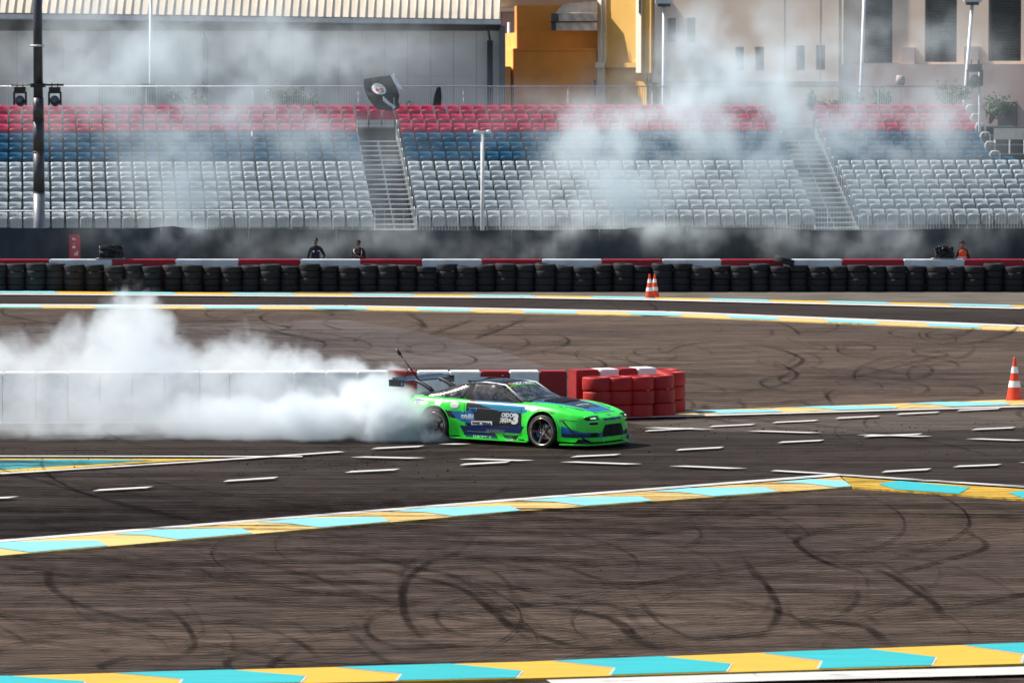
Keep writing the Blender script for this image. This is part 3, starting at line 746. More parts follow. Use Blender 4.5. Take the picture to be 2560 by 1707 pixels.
for r in range(NR):
    col = 'white' if r < 6 else ('blue' if r < 9 else 'red')
    segs = [('left of the first stairway', A1[0]-.27, -1), ('between the two stairways', A1[1]+.27, 1), ('right of the second stairway', A2[1]+.27, 1)]
    if r == NR-1: segs[1] = ('above and right of the first stairway', A1[1]+.27-1.56, 1)
    for bi, (bn, s0, dr) in enumerate(segs):
        k = 0
        while True:
            s = s0 + dr*k*PITCHS; k += 1
            if bi == 0 and s < SL: break
            if bi == 1 and s > A2[0]-.2 : break
            lim = {0:24,1:24,2:24,3:24,4:24,5:24}.get(r, 18.6 + .0*(r-6))
            if bi == 2 and s > lim: break
            P = stand_pt(s, r, 0); u = CX + P.x/P.y*F
            if u < -45 or u > 2605: continue
            jx = rseat.uniform(-.008, .008); fold = rseat.random() < .965
            if col == 'white' and r == 5 and True or (col == 'white' and r == 4 and bi != 1):
                # rows beyond the three hundred largest white seats: one joined object
                Mx = Matrix.Translation(stand_pt(s, r)) @ Matrix.Rotation(TH, 4, 'Z')
                stuffmb.add(bv, bf, 0, True, Mx); stuffmb.add(pv, pf, 0, True, Mx); stuffmb.add(lg.v, lg.f, 1, False, Mx)
                continue
            t = empty(col+'_stadium_chair', stand_pt(s+jx, r), TH)
            t.rotation_euler.z += rseat.uniform(-.02, .02)
            tag(t, f'{col} seat in the {rowname[r]}, {nth(k)} {bn}', col+' seat', {'white': 'white grandstand seats', 'blue': 'blue grandstand seats', 'red': 'red grandstand seats'}[col])
            o = link('backrest', SEAT[col][1], t)
            q = link('seat_pan', SEAT[col][2], t)
            if not fold: q.location = (0, -.21, .44); q.rotation_euler = (R(97), 0, 0); q.location = (0, .18+.1, .05); q.rotation_euler = (0, 0, 0); q.location = (0, .02, .02); q.scale = (1, .9, .93)
            else: q.rotation_euler = (rseat.uniform(-.03, .03), 0, 0)
            link('leg', LEG, t); made += 1
o = stuffmb.build('white_stadium_chairs', [SEAT['white'][0], M['dark_metal']]); tag(o, 'upper white seats just under the blue rows of the grandstand', 'seats', kind='stuff')
print('seats', made, len(stuffmb.f))
# right hand lower wing: white blocks with dark blue seats beyond the end of the upper stand
for i in range(2):
    p = W(2490 + 34*i, 395, 156); t = empty('blue_stadium_chair', (p.x, 156, p.z-.78), TH); tag(t, f'dark blue seat under the cream banner, {["left", "right"][i]} of the pair', 'blue seat', 'blue grandstand seats')
    link('backrest', SEAT['blue'][1], t); link('seat_pan', SEAT['blue'][2], t); link('leg', LEG, t)
M['cream_cloth'] = mat('cream_cloth', (.72,.64,.52), .8, scale=3)
a = W(*Z4(2050, 838), 157.5); b = W(*Z4(2260, 912), 157.5)
bn = empty('cream_banner', ((a.x+b.x)/2, 157.5, b.z-.9)); tag(bn, 'cream cloth banner on white posts at the far end of the stand', 'banner')
MB().box(a.x-(a.x+b.x)/2, b.x-(a.x+b.x)/2, -.01, .01, .9, a.z-b.z+.9).build('cloth', M['cream_cloth'], bn)
for q in (-.46, 0.0, .46): MB().tube([(q*(b.x-a.x), .03, -.9), (q*(b.x-a.x), .03, 1.0)], .03).build('post', M['white_paint'], bn)
for i in range(6):      # stepped hand rails at the stand's end
    s = 18.75; r = 6 + i
    P = stand_pt(s, r, 0); t = MB().tube([(0, 0, 0), (0, 0, .72), (.06, .0, .8), (.3, .05, .8), (.36, .05, .72), (.36, .05, .3)], .035, 8).build('end_handrail', M['light_metal'])
    t.location = P; tag(t, f'curved white tube handrail at the end of the stand, {nth(i+1)} from the bottom', 'handrail', 'handrails at the end of the stand')

# railing at the top of the stand
YR_ = 11*RD + .75
rail = empty('top_railing', (0, D0, 0), TH); tag(rail, 'long grey railing with thin balusters behind the topmost red seats', 'railing')
zb, zt_ = Z0 + 11*RH, Z0 + 11*RH + 1.52
zt_ = W(1280, 216.5, D0+YR_).z
MB().tube([(SL, YR_, zt_), (19.2, YR_, zt_)], .028, 6).build('top_rail', M['metal'], rail)
MB().tube([(SL, YR_, zb+.12), (19.2, YR_, zb+.12)], .02, 6).build('bottom_rail', M['metal'], rail)
x = -21.4 + .46
while x < 19.2:
    MB().tube([(x, YR_, zb-.3), (x, YR_, zt_)], .03, 6).build('rail_post', M['metal'], rail)
    mb = MB(); n = 45
    for i in range(1, n):
        xx = x + 4.04*i/n
        if xx < 19.2: mb.box(xx-.008, xx+.008, YR_-.008, YR_+.008, zb+.12, zt_)
    o = mb.build('balusters', M['metal'], rail); o['kind'] = 'stuff'
    x += 4.04
# grey mesh panel seen on the left behind the railing
a = W(247, 210, 160); b = W(387, 252, 160)
o = MB().box(a.x, b.x, 160, 160.05, b.z-1, a.z).build('grey_board', M['deck']); tag(o, 'plain grey board standing behind the railing on the left, in smoke', 'board')
# black cloth hanging on the railing
M['black_cloth'] = mat('black_cloth', (.012,.013,.016), .85, scale=3, vary=.3)
def hanging(x0, x1, ztop, zbot, Y, name, label, cat):
    vs = []; n, m_ = 12, 10
    for i in range(n+1):
        for j in range(m_+1):
            t_ = j/m_; wtop = .45 + .55*math.sin(min(1, t_*1.3)*math.pi/2)
            c0 = (x0+x1)/2 + .08*(1-t_); x = c0 + (i/n-.5)*(x1-x0)*wtop
            vs.append((x, Y - .05 + .04*math.sin(i*1.9+j*.2), ztop + (zbot-ztop)*t_))
    o = MB().add(vs, [(i*(m_+1)+j, (i+1)*(m_+1)+j, (i+1)*(m_+1)+j+1, i*(m_+1)+j+1) for i in range(n) for j in range(m_)], 0, True).build(name, M['black_cloth'])
    sm = o.modifiers.new('thickness', 'SOLIDIFY'); sm.thickness = .02
    return tag(o, label, cat)
a = W(*Z3(606, 568), 157.3); b = W(*Z3(660, 690), 157.3)
hanging(a.x, b.x, a.z, b.z, 157.3, 'black_cloth', 'black cloth hung over the railing above the red seats', 'cloth')
# the flag
M['flag_black'] = mat('flag_black', (.010,.014,.018), .8, scale=4, vary=.25); M['flag_white'] = mat('flag_white', (.80,.83,.85), .8, scale=6)
M['flag_red'] = mat('flag_red', (.45,.03,.05), .8, scale=6); M['flag_green'] = mat('flag_green', (.03,.22,.08), .8, scale=6)
YF = 154.6
def FP(x, y, dy=0.0):
    p = W(*Z3(x, y), YF+dy); return p
flag = empty('black_flag', FP(345, 490)); tag(flag, 'black flag with round white emblem and white lettering draped over the top seats', 'flag')
inv = Matrix.Translation(-flag.location)
top = [(155, 516), (240, 504), (327, 493), (345, 560), (376, 610), (384, 640)]
def flagpt(a_, b_):
    """a across 0..1, b down 0..1: from the hoist edge at right to the free lower corner"""
    L0, R0 = Vector((155, 516)), Vector((327, 493)); L1, R1 = Vector((245, 718)), Vector((352, 728))
    Lm, Rm = Vector((172, 620)), Vector((388, 640))
    def q(p0, pm, p1, t): return p0*(1-t)*(1-2*t) + pm*4*t*(1-t) + p1*t*(2*t-1)
    p = q(L0, Lm, L1, b_).lerp(q(R0, Rm, R1, b_), a_)
    if b_ > .25: p.x += 9*math.sin(b_*14 + a_*3)*a_*(b_-.25)*2
    dy = .09*math.sin(a_*7+b_*4) + .12*math.sin(b_*9+a_*2)*b_
    return FP(p.x, p.y, dy) - flag.location
n, m_ = 28, 28
MB().add([flagpt(i/n, j/m_) for i in range(n+1) for j in range(m_+1)], [(i*(m_+1)+j, i*(m_+1)+j+1, (i+1)*(m_+1)+j+1, (i+1)*(m_+1)+j) for i in range(n) for j in range(m_)], 0, True).build('flag_cloth', M['flag_black'], flag)
def fpatch(pts, m, name, off=.02):
    vs = [flagpt(x, y) + Vector((0, -off, 0)) for x, y in pts]; MB().add(vs, [tuple(range(len(vs)))]).build(name, m, flag)
fpatch([(.44+.21*math.cos(t*math.pi/12), .30+.155*math.sin(t*math.pi/12)) for t in range(24)], M['flag_white'], 'round_emblem', .10)
fpatch([(.34, .24), (.40, .26), (.40, .29), (.58, .28), (.58, .32), (.44, .33), (.44, .37), (.34, .37)], M['flag_red'], 'emblem_figure', .13)
fpatch([(.46, .345), (.58, .335), (.57, .37), (.46, .38)], M['flag_green'], 'emblem_figure', .13)
for k in range(7):      # rows of white lettering, too creased to read
    for j in range(3):
        x, y = .50+.055*k, .50+.05*k*.9+.05*j
        fpatch([(x, y), (x+.045, y+.012), (x+.018, y+.062), (x-.025, y+.045)], M['flag_white'], 'lettering', .12)
fpatch([(1.03, .0), (1.14, .0), (1.16, .28), (1.04, .27)], M['flag_white'], 'white_sleeve', .05)
P0 = FP(352, 486) - flag.location; P1 = FP(352, 740) - flag.location
MB().tube([P0+Vector((0, .1, 0)), P1+Vector((0, .1, 0))], .02, 6).build('flag_pole', M['light_metal'], flag)

# ------------------------------------------------------------------ poles
def moving_head(name, loc, label, grp, s=1.0):
    t = empty(name, loc); tag(t, label, 'stage light', grp)
    MB().box(-.19*s, .19*s, -.14*s, .14*s, -.16*s, .0).build('clamp_base', M['black'], t)
    MB().box(-.23*s, -.17*s, -.06*s, .06*s, -.62*s, -.16*s).box(.17*s, .23*s, -.06*s, .06*s, -.62*s, -.16*s).box(-.17*s, .17*s, -.06*s, .06*s, -.22*s, -.161*s).build('yoke', M['black'], t)
    Mx = Matrix.Translation((0, 0, -.48*s)) @ Matrix.Rotation(R(75), 4, 'X')
    MB().lathe([(0, -.24*s), (.12*s, -.24*s), (.165*s, -.12*s), (.16*s, .14*s), (.13*s, .2*s), (.12*s, .22*s)], 20, 0, Mx).build('lamp_head', M['black'], t)
    MB().lathe([(0, .205*s), (.11*s, .195*s)], 20, 0, Mx).build('lens', M['glass_lens'], t)
    for q in (-.1, .1): MB().tube([(q*s, 0, 0), (q*s, 0, .1*s), (q*s, .05, .12*s)], .02*s, 6).build('hook', M['black'], t)
    return t
M['glass_lens'] = mat('lens_glass', (.10,.12,.14), .1, scale=5)
YP = 141.35
pb = W(98, 568, YP); pole = empty('light_mast', (pb.x, YP, 0)); tag(pole, 'tall dark light mast with crossbar in front of the left seats', 'mast')
def pz(v): return W(100, v, YP).z
M['mast'] = mat('mast_paint', (.06,.06,.065), .45, .3, scale=2); M['mast_low'] = mat('mast_bare_steel', (.22,.22,.23), .4, .5, dirt=(.5,.5,.5), scale=2)
lean = -.0
MB().tube([(0, 0, 0), (0, 0, pz(482))], .20, 20).build('lower_shaft', M['mast_low'], pole)
MB().tube([(0, 0, pz(482)), (-.0, 0, pz(380))], .195, 20).build('sleeve', M['mast'], pole)
MB().tube([(0, 0, pz(379.5)), (0, 0, pz(301))], .192, 20).build('sleeve', M['mast'], pole)
MB().tube([(0, 0, pz(300.5)), (0, 0, pz(245))], .188, 20).build('sleeve', M['mast'], pole)
MB().tube([(0, 0, pz(245)), (0, 0, pz(-120))], [.165, .15], 20).build('upper_shaft', M['mast'], pole)
for v in (482, 380, 301): MB().tube([(0, 0, pz(v)-.02), (0, 0, pz(v)+.02)], .205, 20).build('collar', M['dark_metal'], pole)
MB().tube([(-.9, -.22, pz(213)), (.9, -.22, pz(213))], .035, 8).build('crossbar', M['black'], pole)
MB().tube([(-.25, -.2, pz(115)), (.25, -.2, pz(115))], .03, 8).build('clamp_rod', M['light_metal'], pole)
MB().box(-.24, .24, -.24, .24, pz(219), pz(209)).build('clamp', M['black'], pole)
for i, u in enumerate((50, 137)):
    p = W(u, 218, YP-.22); moving_head('stage_light', (p.x, YP-.22, p.z), f'black moving-head stage light hanging on the {["left", "right"][i]} side of the tall mast', 'stage lights on the mast', 1.0)
pb = W(1206, 575, 144.5); t = empty('lamp_post', (pb.x, 144.5, 0)); tag(t, 'short white T-topped lamp post in front of the seats', 'lamp post')
zt2 = W(1206, 332, 144.5).z
MB().tube([(0, 0, 0), (0, 0, zt2)], [.085, .06], 14).build('shaft', M['white_paint'], t)
MB().box(-.2, .2, -.06, .06, zt2, zt2+.06).build('crossbar', M['white_paint'], t)
for q in (-.22, .22): MB().lathe([(0, -.05), (.08, -.05), (.1, 0), (.08, .07), (0, .08)], 14, 0, Matrix.Translation((q, 0, zt2+.02))).build('lamp', M['white_paint'], t)
for (u, ub, Y, vt, lab) in ((377, 377, 166, -60, 'thin pale pole standing before the hangar wall'), (1660, 1659, 166, 10, 'white lamp pole between the yellow wall and the first small windows'), (2163, 2151, 166, -60, 'thin pale leaning pole beside the first louvred window'), (2431, 2411, 166, 6, 'thin pale leaning pole between the last two louvred windows')):
    a, b = W(u, vt, Y), W(ub, 262, Y)
    b2 = b + (b-a)*(b.z/(a.z-b.z)); t = empty('lamp_pole', b2); tag(t, lab, 'lamp pole', 'thin lamp poles behind the stand')
    MB().tube([(0, 0, 0), a-b2], [.09, .07], 10).build('shaft', M['light_metal'], t)
    if vt > 0:
        MB().box(-.35, .35, -.2, .2, (a-b2).z, (a-b2).z+.22, 0, Matrix.Translation(((a-b2).x, 0, 0))).build('lamp_head', M['light_metal'], t)
        MB().box(-.25, .25, -.15, .15, (a-b2).z-.12, (a-b2).z-.002, 0, Matrix.Translation(((a-b2).x, 0, 0))).build('lamp_glass', M['black'], t)
p = W(2437, 161, 157.6); moving_head('stage_light', (p.x, 157.6, p.z+.0), 'dark stage light on its own post at the far right end of the railing', 'stage light', 1.35)
o = MB().tube([(p.x+.22, 157.8, 3), (p.x+.22, 157.8, p.z)], .05, 8).build('light_post', M['light_metal']); tag(o, 'pale post carrying the dark stage light at the far right', 'post')
# ------------------------------------------------------------------ buildings
M['hangar_wall'] = mat('hangar_wall', (.70,.68,.62), .8, dirt=(.3,.29,.27), scale=.5, vary=.08)
M['roof'] = mat('cream_roof', (.88,.76,.60), .6, dirt=(.6,.5,.4), scale=.8, vary=.07)
M['orange_wall'] = mat('orange_render', (.88,.34,.06), .85, dirt=(.42,.16,.03), scale=.5, vary=.08, bump=.1)
M['yellow_wall'] = mat('yellow_render', (.88,.52,.13), .85, dirt=(.6,.32,.09), scale=.6, vary=.07, bump=.1)
M['pale_wall'] = mat('cream_render', (.88,.80,.64), .85, scale=.6, vary=.05)
M['tan_wall'] = mat('tan_render', (.58,.42,.28), .85, dirt=(.45,.33,.22), scale=.4, vary=.07)
M['beige_wall'] = mat('beige_render', (.74,.58,.45), .85, dirt=(.38,.27,.2), scale=.3, vary=.09, bump=.1)
M['mauve_wall'] = mat('mauve_render', (.48,.37,.34), .85, dirt=(.28,.2,.18), scale=.5, vary=.08)
M['window'] = mat('dark_window_glass', (.015,.03,.035), .12, scale=2, spec=.6)
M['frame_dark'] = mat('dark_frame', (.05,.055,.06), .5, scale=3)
M['louvre'] = mat('dark_louvre', (.04,.06,.07), .5, .2, scale=2)
M['canvas'] = mat('tan_canvas', (.72,.58,.46), .85, scale=2.5, vary=.15, bump=.6, bscale=3)
YA = 176.0
def zz(v, Y=YA): return W(1280, v, Y).z
def xx(u, Y=YA): return W(u, 200, Y).x
# hangar
h = empty('hangar', (0, YA, 0)); tag(h, 'grey panelled hangar with ribbed cream roof behind the left of the stand', 'hangar')
xr = xx(850+1042/2.613)
ze = zz(66)
x = xr; k = 0
while x > -26:
    x0 = x-.98
    MB().box(x0+.006, x-.006, 0, .12, 0, ze+.8).build('wall_panel', M['hangar_wall'], h); x -= .98
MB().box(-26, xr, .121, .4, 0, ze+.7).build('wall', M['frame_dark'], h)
MB().box(-26, xr-.02, -.03, -.001, zz(190), zz(190)+.03).build('fixing_rail', M['hangar_wall'], h)
MB().box(xr+.0, xr+.25, -.35, .2, 0, ze).build('corner_post', M['deck'], h)
# roof: curved eave rising away
xe = xx(850+1052/2.613)
def roofz(t):   # t metres back from the eave
    return zz(55) + .10 + 1.15*t - .035*t*t
rp = [(-.9 + 6.5*i/10) for i in range(11)]
zl = zz(40)-zz(57)
def rz(x, y):
    return roofz(y+.9) + zl*np.interp(x, [-23, xe], [1, 0])
vs = []; fs = []
nxr = 30
for i in range(nxr+1):
    x = -26 + (xe-.01+26)*i/nxr
    for y in rp: vs.append((x, y, rz(x, y)))
for i in range(nxr):
    for j in range(10):
        a = i*11+j; fs.append((a, a+11, a+12, a+1))
MB().add(vs, fs).build('roof', M['roof'], h)
x = xe-.06
while x > -24:
    p = [(x - .0 + .012*y*y*(1 if x > xe-1 else 0), y, rz(x, y)+.03) for y in rp]
    MB().tube(p, .035, 5).build('roof_rib', M['roof'], h); x -= .355
MB().add([(-26, -.93, rz(-26, -.9)-.03), (xe, -.93, rz(xe, -.9)-.03), (xe, -.93, rz(xe, -.9)-.22), (-26, -.93, rz(-26, -.9)-.22), (-26, -.7, rz(-26, -.9)-.25), (xe, -.7, rz(xe, -.9)-.25)], [(0, 3, 2, 1), (3, 4, 5, 2)]).build('gutter', M['light_metal'], h)
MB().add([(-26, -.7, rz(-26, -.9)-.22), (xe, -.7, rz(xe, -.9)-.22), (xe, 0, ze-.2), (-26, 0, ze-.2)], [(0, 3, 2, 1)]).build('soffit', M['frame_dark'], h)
for (u, v0, v1, wd) in ((514, 96, 260, .24), (1225, 102, 262, .22)):
    x = xx(u); MB().tube([(x, -.3, zz(262)-3), (x, -.3, zz(v0))], wd/2*1.1, 12).build('downpipe', M['dark_metal'], h)
    MB().tube([(x, -.3, zz(v0)), (x-.03, -.4, zz(v0-12)), (x-.1, -.6, zz(70))], .05, 8).build('pipe_elbow', M['dark_metal'], h)
for u in (133, 887): MB().box(xx(u)-.09, xx(u)+.09, -.5, -.2, zz(76), zz(60)).build('bracket', M['dark_metal'], h)
# orange building: stepped blocks with sunlit side faces
ob = empty('orange_building', (0, YA+3, 0)); tag(ob, 'stepped orange rendered building with sunlit cream corner between hangar and beige block', 'building')
YO = YA+3
def ub(px): return 1220 + px/4.704
def vb(py): return py/4.704
def wedge(name, x0, x1, y0, y1, m, dY=0.0, side=None, sm='yellow_wall', depth=3.0, ms=None):
    """block with front face x0..x1 (detail pixels), its left side turned toward the sun and just visible"""
    Y = YO+dY; X0, X1 = xx(ub(x0), Y), xx(ub(x1), Y); zt3, zb3 = W(1280, vb(y0), Y).z, (W(1280, vb(y1), Y).z if y1 else 0)
    s = (X0 - xx(ub(side), Y)) if side is not None else 0
    yb_ = Y-YO
    MB().prism([(X0, yb_), (X1, yb_), (X1, yb_+depth), (X0-s, yb_+depth)], max(0, zb3), zt3).build(name, M[m], ob)
MB().box(xx(1240, YO+8), xx(1645, YO+8), 8, 9, 0, zz(-40, YO+8)).build('rear_wall', M['tan_wall'], ob)
MB().box(xx(1240, YO+7.6), xx(ub(310), YO+7.6), 7.6, 7.99, zz(vb(140), YO+7.6), zz(vb(95), YO+7.6)).build('cornice', M['pale_wall'], ob)
MB().box(xx(ub(165), YO+7.5), xx(ub(310), YO+7.5), 7.7, 7.98, 0, zz(vb(142), YO+7.5)).build('lower_rear_wall', M['mauve_wall'], ob)
MB().tube([(xx(ub(246), YO+7), 7, 3), (xx(ub(246), YO+7), 7, zz(vb(265), YO+7))], .07, 8).build('vent_pipe', M['white_paint'], ob)
wedge('upper_block', 345, 1292, 65, 0, 'orange_wall', .4, 313)
wedge('lower_block', 302, 1278, 578, 0, 'orange_wall', 0.0, 268)
wedge('stair_block', 335, 346, 385, 0, 'yellow_wall', 1.2, 200, depth=4.0)
wedge('stair_block', 298, 304, 590, 0, 'yellow_wall', .8, 160, depth=4.0)
wedge('low_block', 120, 266, 785, 0, 'orange_wall', -.1, None, depth=2)
MB().box(xx(ub(300)), xx(ub(1284)), -.06, -.002, zz(vb(596), YO), zz(vb(577), YO)+.02).build('ledge', M['orange_wall'], ob)
# canvas shelter on the terrace
cv = empty('canvas_shelter', W(ub(1000), vb(360), YO-.75)); tag(cv, 'rounded tan canvas shelter on the terrace of the orange building', 'shelter')
L_ = cv.location
def CVp(x, y, d): return W(ub(x), vb(y), YO-.75+d) - L_
arc = [(800, 158), (830, 110), (880, 65), (960, 38), (1100, 35), (1130, 25), (1290, 18)]
vs = []
for i, (x, y) in enumerate(arc): vs += [tuple(CVp(x, y, 0)), tuple(CVp(x, y, 1.0))]
vs += [tuple(CVp(1290, 160, 0)), tuple(CVp(1290, 160, 1.0))]
n = len(arc)+1
MB().add(vs, [tuple(2*i for i in range(n)), tuple(2*i+1 for i in reversed(range(n)))] + [(2*i, 2*i+1, (2*i+3) % (2*n), (2*i+2) % (2*n)) for i in range(n)]).build('canopy', M['canvas'], cv)
for (x0, x1, y0, y1, mm) in ((742, 830, 160, 255, 'deck'), (832, 1284, 162, 252, 'canvas'), (742, 800, 268, 360, 'deck'), (802, 1284, 266, 362, 'canvas')):
    a, b = CVp(x0, y0, -.1), CVp(x1, y1, -.1)
    vs = []; nn = 14
    for i in range(nn+1):
        for j in range(4): vs.append((a.x+(b.x-a.x)*i/nn, a.y + .05*math.sin(i*1.7+j), b.z+(a.z-b.z)*j/3))
    MB().add(vs, [(i*4+j, i*4+4+j, i*4+5+j, i*4+1+j) for i in range(nn) for j in range(3)], 0, True).build('side_sheet', M[mm], cv)
MB().tube([CVp(735, 262, -.2), CVp(1290, 258, -.2)], .035, 6).build('rail', M['dark_metal'], cv)
MB().tube([CVp(800, 158, -.2), CVp(1290, 158, -.2)], .025, 6).build('rail', M['white_paint'], cv)
# cream column, yellow walls
def bx(name, x0, x1, y0, y1, m, Y0=None, dep=1.0, parent=ob):
    Y = Y0 if Y0 else YO-1.2
    MB().box(xx(ub(x0), Y), xx(ub(x1), Y), Y-YO, Y-YO+dep, (W(1280, vb(y1), Y).z if y1 else 0), W(1280, vb(y0), Y).z).build(name, M[m], parent)
def sunny(name, x0, x1, y0, y1, m, Y, turn=.6, thick=.5):
    """wall turned toward the sun: its right end stands nearer"""
    X0, X1 = xx(ub(x0), Y), xx(ub(x1), Y); dY = (X1-X0)*turn
    zt3 = W(1280, vb(y0), Y).z; zb3 = W(1280, vb(y1), Y).z if y1 else 0
    MB().prism([(X0, Y-YO), (X1, Y-YO-dY), (X1+.2*turn, Y-YO+thick), (X0, Y-YO+thick+.01)], zb3, zt3).build(name, M[m], ob)
sunny('cream_column', 1290, 1328, -150, 740, 'pale_wall', YO-.1, 1.6); sunny('cream_column', 1334, 1380, -150, 740, 'pale_wall', YO-.12, 1.6)
for k in range(34): bx('column_notch', 1327, 1338, 10+k*21, 20+k*21, 'pale_wall', YO-.35, .2)
sunny('capital', 1262, 1362, 735, 800, 'pale_wall', YO-.4, 1.0)
sunny('lower_column', 1280, 1365, 806, 0, 'pale_wall', YO-.15, 1.4)
sunny('yellow_wall', 1380, 1765, -150, 740, 'yellow_wall', YO-.2, 1.15)
sunny('wall_ledge', 1362, 1742, 742, 798, 'yellow_wall', YO-.45, 1.15)
sunny('lower_wall', 1366, 1850, 800, 0, 'yellow_wall', YO-.15, 1.1)
sunny('projecting_box', 1740, 1796, -150, 860, 'pale_wall', YO-2.0, 1.8); sunny('projecting_box', 1800, 1912, -150, 860, 'yellow_wall', YO-2.1, 1.1)
bx('box_slot', 1772, 1788, -150, 160, 'frame_dark', YO-2.35, .1)
sunny('pilaster', 1910, 1957, -150, 975, 'pale_wall', YO-1.9, 2.0); sunny('pilaster_base', 1843, 1930, 980, 0, 'pale_wall', YO-1.9, 1.0)
bx('wall_lantern', 1244, 1268, 940, 1135, 'frame_dark', YO-.6, .25)
# beige building
YB2 = YA+1.5
TB = math.atan(.5); XB0 = xx(1634, YB2)
bb = empty('beige_building', (XB0, YB2, 0), -TB); tag(bb, 'large beige building with small windows and tall dark louvred openings', 'building')
def UV(u, v, off=0.0):
    """photo pixel -> (along, height) on the facade, which turns toward the sun"""
    d = ray(u, v); nx_, ny_ = math.sin(TB), math.cos(TB)          # facade: point p with (p-p0).n = off, n = (sin, cos)
    p0 = Vector((XB0, YB2, 0)); t = (p0.x*nx_ + p0.y*ny_ + off)/(d.x*nx_ + d.y*ny_)
    q = Vector((d.x*t, d.y*t, H + d.z*t)); return ((q.x-XB0)*math.cos(TB) - (q.y-YB2)*math.sin(TB), q.z)
def U4(x): return 1700+x/2.613
WIN = [(1667.5, 1689.5, 46, 107.5), (1716, 1738.5, 45, 107)] + [(U4(a), U4(b), c/2.613, d/2.613) for a, b, c, d in ((360, 416, 308, 462), (490, 548, 308, 462), (757, 815, 300, 460), (887, 948, 297, 458))]
def wall_with_holes(parent, x0, x1, z0, z1, holes, yf, th, m, name='wall'):
    """front wall built from vertical piers and spandrels round the openings"""
    holes = sorted(holes); cur = x0
    for (a, b, c, d) in holes:
        MB().box(cur, a, yf, yf+th, z0, z1).build(name, m, parent)
        MB().box(a, b, yf, yf+th, z0, c).build(name, m, parent)
        MB().box(a, b, yf, yf+th, d, z1).build(name, m, parent); cur = b
    MB().box(cur, x1, yf, yf+th, z0, z1).build(name, m, parent)
xa, xb = 0.0, UV(1700+1036/2.613, 150)[0]
hl = []
for (u0, u1, v0, v1) in WIN: hl.append((UV(u0, v0)[0], UV(u1, v0)[0], UV(u0, v1)[1], UV(u0, v0)[1]))
wall_with_holes(bb, xa, xb, 0, 14, hl, 0, .35, M['beige_wall'])
for (a, b, c, d) in hl:
    f = MB().box(a, a+.05, .14, .22, c, d).box(b-.05, b, .14, .22, c, d).box(a+.05, b-.05, .14, .22, c, c+.05).box(a+.05, b-.05, .14, .22, d-.05, d).build('window', M['frame_dark'], bb)
    MB().box(a+.05, b-.05, .2, .21, c+.05, d-.05).build('pane', M['window'], f)
xc = UV(2700, 150)[0]
hl = []
for (x0, x1, y1) in ((1190, 1386, 413), (1597, 1806, 407), (2012, 2226, 400)):
    p = UV(U4(x0), y1/2.613, .5); q = UV(U4(x1), y1/2.613, .5)
    hl.append((p[0], q[0], p[1], 13.0))
wall_with_holes(bb, xb, xc, 0, 14, hl, .5, .4, M['beige_wall'])
zpl = UV(U4(1600), 421/2.613, .3)[1]
MB().box(xb, xc, .12, .495, 0, zpl).build('plinth_band', M['mauve_wall'], bb)
for (x0, x1, y0) in ((1448, 1530, 312), (1855, 1950, 305)):
    p = UV(U4(x0), y0/2.613, .3); q = UV(U4(x1), y0/2.613, .3); MB().box(p[0], q[0], .3, .49, zpl+.004, p[1]).build('wall_box', M['mauve_wall'], bb)
for (a, b, c, d) in hl:
    f = MB().box(a, b, .86, .9, c, d).build('louvred_opening', M['frame_dark'], bb)
    MB().box(a, a+.08, .6, .85, c, d).build('window_reveal', M['frame_dark'], f)
    z = c+.08
    while z < 11.5:
        MB().add([(a+.08, .74, z), (b, .74, z), (b, .84, z+.06), (a+.08, .84, z+.06), (a+.08, .74, z+.015), (b, .74, z+.015), (b, .84, z+.075), (a+.08, .84, z+.075)], [(0,3,2,1),(4,5,6,7),(0,1,5,4),(1,2,6,5),(2,3,7,6),(3,0,4,7)]).build('louvre_slat', M['louvre'], f)
        z += .115
zs1, zs0 = UV(1800, 203)[1], UV(1800, 206)[1]
MB().box(xa, xb-.0, -.03, -.001, zs0, zs1).build('string_course', M['mauve_wall'], bb)
for u in (1960, 2050): q = UV(u, 100)[0]; MB().box(q-.012, q+.012, -.012, -.001, zs1+.01, 14).build('wall_joint', M['mauve_wall'], bb)
p, q = UV(U4(2080), 668/2.613, .1), UV(U4(2200), 668/2.613, .1)
MB().box(p[0], q[0], .04, .11, 0, p[1]).build('door', M['frame_dark'], bb)
# shrubs behind the railing
def leaf_mat(name, col):
    m = mat(name, col, .7, scale=8, vary=.35, jitter=.2); return m
M['leaf'] = leaf_mat('shrub_leaves', (.055,.12,.035)); M['leaf2'] = leaf_mat('pale_leaves', (.12,.17,.06)); M['bark'] = mat('bark', (.10,.07,.05), .9, scale=5)
def shrub(u, v, wdt, hgt, label, seed, m='leaf', Y=162.0, spiky=False):
    q = random.Random(seed); p = W(u, v, Y); base = Vector((p.x, Y, max(0, p.z-.3)))
    t = empty('shrub', base); tag(t, label, 'shrub', 'shrubs behind the railing')
    mb = MB(); stems = MB()
    nst = 5 if not spiky else 9
    tips = []
    for i in range(nst):
        e = Vector((q.uniform(-.45, .45)*wdt, q.uniform(-.3, .3), hgt*q.uniform(.55, 1))); tips.append(e)
        stems.tube([(0, 0, 0), e*.5+Vector((0, 0, .1)), e], [.05, .03, .01], 5)
    for k in range(420):
        e = q.choice(tips); f_ = q.uniform(.35, 1.05); c = e*f_ + Vector((q.gauss(0, .13)*wdt*.6, q.gauss(0, .15), q.gauss(0, .09)))
        a = Vector((q.uniform(-1, 1), q.uniform(-1, 1), q.uniform(-.5, .9 if spiky else .5))).normalized()*q.uniform(.05, .16 if spiky else .10); b = a.cross(Vector((q.uniform(-1, 1), q.uniform(-1, 1), q.uniform(-1, 1)))).normalized()*.035
        mb.add([c-a, c+b, c+a, c-b], [(0, 1, 2, 3)])
    stems.build('stem', M['bark'], t); mb.build('foliage', M[m], t)
